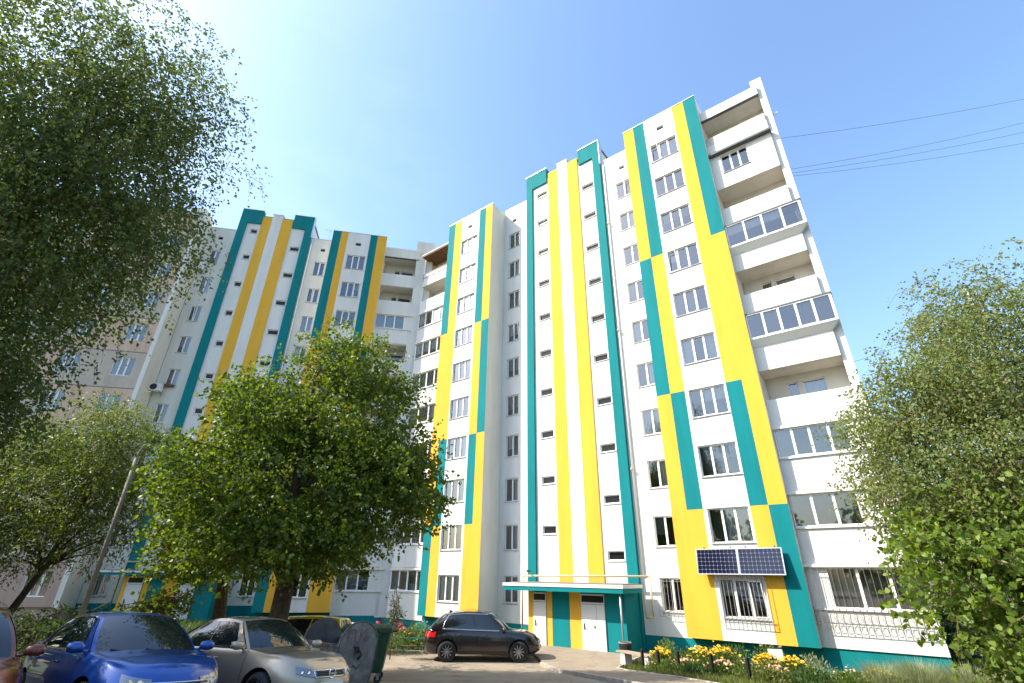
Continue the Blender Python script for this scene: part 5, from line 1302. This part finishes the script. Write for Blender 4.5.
# lawn in the bed and behind the fence: grass nobody could count
def lawn(name, poly, n, hmin, hmax, seed, m='lawn'):
    rg = np.random.default_rng(seed); x0, x1 = min(p[0] for p in poly), max(p[0] for p in poly); y0, y1 = min(p[1] for p in poly), max(p[1] for p in poly)
    P = []
    while len(P) < n:
        x, y = rg.uniform(x0, x1), rg.uniform(y0, y1); ins = False; j = len(poly) - 1
        for i in range(len(poly)):
            if (poly[i][1] > y) != (poly[j][1] > y) and x < (poly[j][0] - poly[i][0]) * (y - poly[i][1]) / (poly[j][1] - poly[i][1]) + poly[i][0]: ins = not ins
            j = i
        if ins: P.append((x, y, terrain(x, y) - .03))
    P = np.array(P); N = np.tile([0, 0, 1.6], (n, 1)).astype(float)
    me = leaf_mesh(name, P, N, (hmin + hmax) / 2, M[m], .10, seed); o = bpy.data.objects.new(name, me); col.objects.link(o); o['kind'] = 'stuff'; return o
lawn('grass', [(4.3, 21.7), (4.9, 19.2), (5.6, 16.8), (7, 12.4), (16, 12), (17, 17.5), (11.5, 20.5), (6.6, 25.2)], 46000, .14, .36, 5)
lawn('undergrowth', [(-16, 25.4), (-9, 25.7), (-1.4, 25.3), (-.9, 27.0), (-3, 30), (-9, 34), (-20, 33), (-30, 30), (-30, 17), (-16, 16.4), (-10.6, 17.4)], 26000, .2, .4, 6, 'leaf_shrub')
lawn('undergrowth', [(15, 8), (30, 8), (30, 30), (16, 22), (15, 18)], 12000, .2, .4, 8, 'leaf_shrub')

# unseen foliage on the left and behind, added to shade cars and darken reflections
rg = np.random.default_rng(77); PP = []
for cx, cy, hh in [(-24, 12.5, 10), (-25, 17, 10), (-25, 3, 10), (-25, 8, 9), (-19.5, 6.5, 14), (-26, -3, 11), (-22, -9, 10), (-16, -16, 11), (-9, -19, 12), (-2, -20, 11), (6, -19, 12), (13, -17, 11), (20, -14, 12), (25, -8, 12), (27, 0, 11), (28, 8, 11)]:
    u = rg.normal(0, 1, (900, 3)); u /= np.linalg.norm(u, axis=1, keepdims=True); PP.append(np.array([cx, cy, hh * .55]) + u * np.array([3.6, 3.6, hh * .46]) * rg.uniform(.6, 1.05, (900, 1)))
for cx, cy in ((-13.5, 6.0), (-15.8, 10.0), (-12.5, 3.5)):
    u = rg.normal(0, 1, (500, 3)); u /= np.linalg.norm(u, axis=1, keepdims=True); PP.append(np.array([cx, cy, 2.2]) + u * np.array([1.9, 1.9, 1.7]) * rg.uniform(.6, 1.05, (500, 1)))
PP = np.concatenate(PP); wo = bpy.data.objects.new('woods', leaf_mesh('woods', PP, rg.normal(0, 1, PP.shape), .75, M['leaf_shrub'], .8, 78)); col.objects.link(wo); wo['kind'] = 'stuff'
# ------------------------------------------------------------------ overhead cables to the right
def px_point(x, y, dist):
    f, p, r = 478.952416, R(25.97001), R(.6842625)
    X, Y = x - 512, y - 341.5; a = (math.cos(r) * X + math.sin(r) * Y) / f; b = -(-math.sin(r) * X + math.cos(r) * Y) / f
    D = Vector((a, math.cos(p) - b * math.sin(p), math.sin(p) + b * math.cos(p))); D *= dist / D.length
    return D + Vector((0, 0, H_EYE))
A0 = FR.p(.1, 5.0, 30.3)
mz = thing('cable_mast', 'thin mast for cables behind the right end of the roof', 'mast', FR.p(.05, 6.0, 30.2)); mb = MB(); mb.tube([(0, 0, 0), (0, 0, 1.6)], .03, 6); mb.build('pole', M['steel'], mz)
cb = [((736, 143.6), (1090, 85), 'topmost thin cable in the sky right of the block'), ((750, 175.4), (1090, 106), 'second highest thin cable in the sky right of the block'), ((750, 178.5), (1090, 117), 'thicker cable of the middle bundle right of the block'), ((755, 179.7), (1090, 130), 'lowest cable of the middle bundle right of the block'), ((805, 377), (1090, 268), 'faint low cable passing behind the sunlit birch')]
for i, (p0, p1, lab) in enumerate(cb): cable(px_point(*p0, 42), px_point(*p1, 62), .5, lab, .011)

# ------------------------------------------------------------------ sky, sun, camera
SUN_EL, SUN_AZ = R(44), R(-97.5)          # azimuth clockwise from +y
w = bpy.data.worlds.new('World'); scene.world = w; w.use_nodes = True
nt = w.node_tree; bg = nt.nodes['Background']; L = nt.links.new
sky = nt.nodes.new('ShaderNodeTexSky'); sky.sky_type = 'NISHITA'; sky.sun_disc = False; sky.sun_elevation = SUN_EL; sky.sun_rotation = SUN_AZ
sky.air_density = 1.5; sky.dust_density = 2.5; sky.ozone_density = 6.0; sky.altitude = 0
# a few thin clouds low down on the sunny side
tc = nt.nodes.new('ShaderNodeTexCoord'); mp = nt.nodes.new('ShaderNodeMapping'); mp.inputs['Scale'].default_value = (1.6, 1.6, 4.2); mp.inputs['Location'].default_value = (.35, .1, .2)
L(tc.outputs['Generated'], mp.inputs['Vector'])
n = nt.nodes.new('ShaderNodeTexNoise'); n.inputs['Scale'].default_value = 1.9; n.inputs['Detail'].default_value = 9; n.inputs['Roughness'].default_value = .6; L(mp.outputs['Vector'], n.inputs['Vector'])
rp = nt.nodes.new('ShaderNodeValToRGB'); rp.color_ramp.elements[0].position = .46; rp.color_ramp.elements[1].position = .78; rp.color_ramp.elements[1].color = (.10, .10, .10, 1); L(n.outputs['Fac'], rp.inputs['Fac'])
sx_ = nt.nodes.new('ShaderNodeSeparateXYZ'); L(tc.outputs['Generated'], sx_.inputs[0])
mr = nt.nodes.new('ShaderNodeMapRange'); mr.inputs['From Min'].default_value = .0; mr.inputs['From Max'].default_value = -.45; L(sx_.outputs['X'], mr.inputs['Value'])
ml = nt.nodes.new('ShaderNodeMath'); ml.operation = 'MULTIPLY'; L(rp.outputs['Color'], ml.inputs[0]); L(mr.outputs['Result'], ml.inputs[1])
mx = nt.nodes.new('ShaderNodeMixRGB'); mx.inputs['Color2'].default_value = (6, 6.2, 6.5, 1); L(ml.outputs[0], mx.inputs['Fac']); L(sky.outputs['Color'], mx.inputs['Color1'])
L(mx.outputs['Color'], bg.inputs['Color']); bg.inputs['Strength'].default_value = .116
sd = bpy.data.lights.new('sun', 'SUN'); sd.energy = 3.1; sd.angle = R(.5); sd.color = (1, .92, .78)
so = bpy.data.objects.new('sun', sd); col.objects.link(so)
S = Vector((math.sin(SUN_AZ) * math.cos(SUN_EL), math.cos(SUN_AZ) * math.cos(SUN_EL), math.sin(SUN_EL)))
so.rotation_euler = S.to_track_quat('Z', 'Y').to_euler(); so.location = S * 100

cd = bpy.data.cameras.new('camera'); cam = bpy.data.objects.new('camera', cd); col.objects.link(cam); scene.camera = cam
cd.sensor_fit = 'HORIZONTAL'; cd.sensor_width = 36; cd.lens = 36 * 478.952416 / 1024; cd.clip_start = .1; cd.clip_end = 5000
p = R(25.97001); r = R(.6842625)
fwd = Vector((0, math.cos(p), math.sin(p))); up0 = Vector((0, -math.sin(p), math.cos(p))); rt0 = Vector((1, 0, 0))
# picture plane turned by the small roll measured from the photo
rt = rt0 * math.cos(r) + up0 * math.sin(r); up = -rt0 * math.sin(r) + up0 * math.cos(r)
cam.matrix_world = Matrix(((rt.x, up.x, -fwd.x, 0), (rt.y, up.y, -fwd.y, 0), (rt.z, up.z, -fwd.z, H_EYE), (0, 0, 0, 1)))
vs_ = scene.view_settings; vs_.view_transform = 'Standard'; vs_.look = 'None'; vs_.exposure = 1.58; vs_.gamma = 1; vs_.use_curve_mapping = False
scene.render.engine = 'CYCLES'; scene.cycles.max_bounces = 8; scene.cycles.transparent_max_bounces = 12; scene.cycles.use_denoising = True
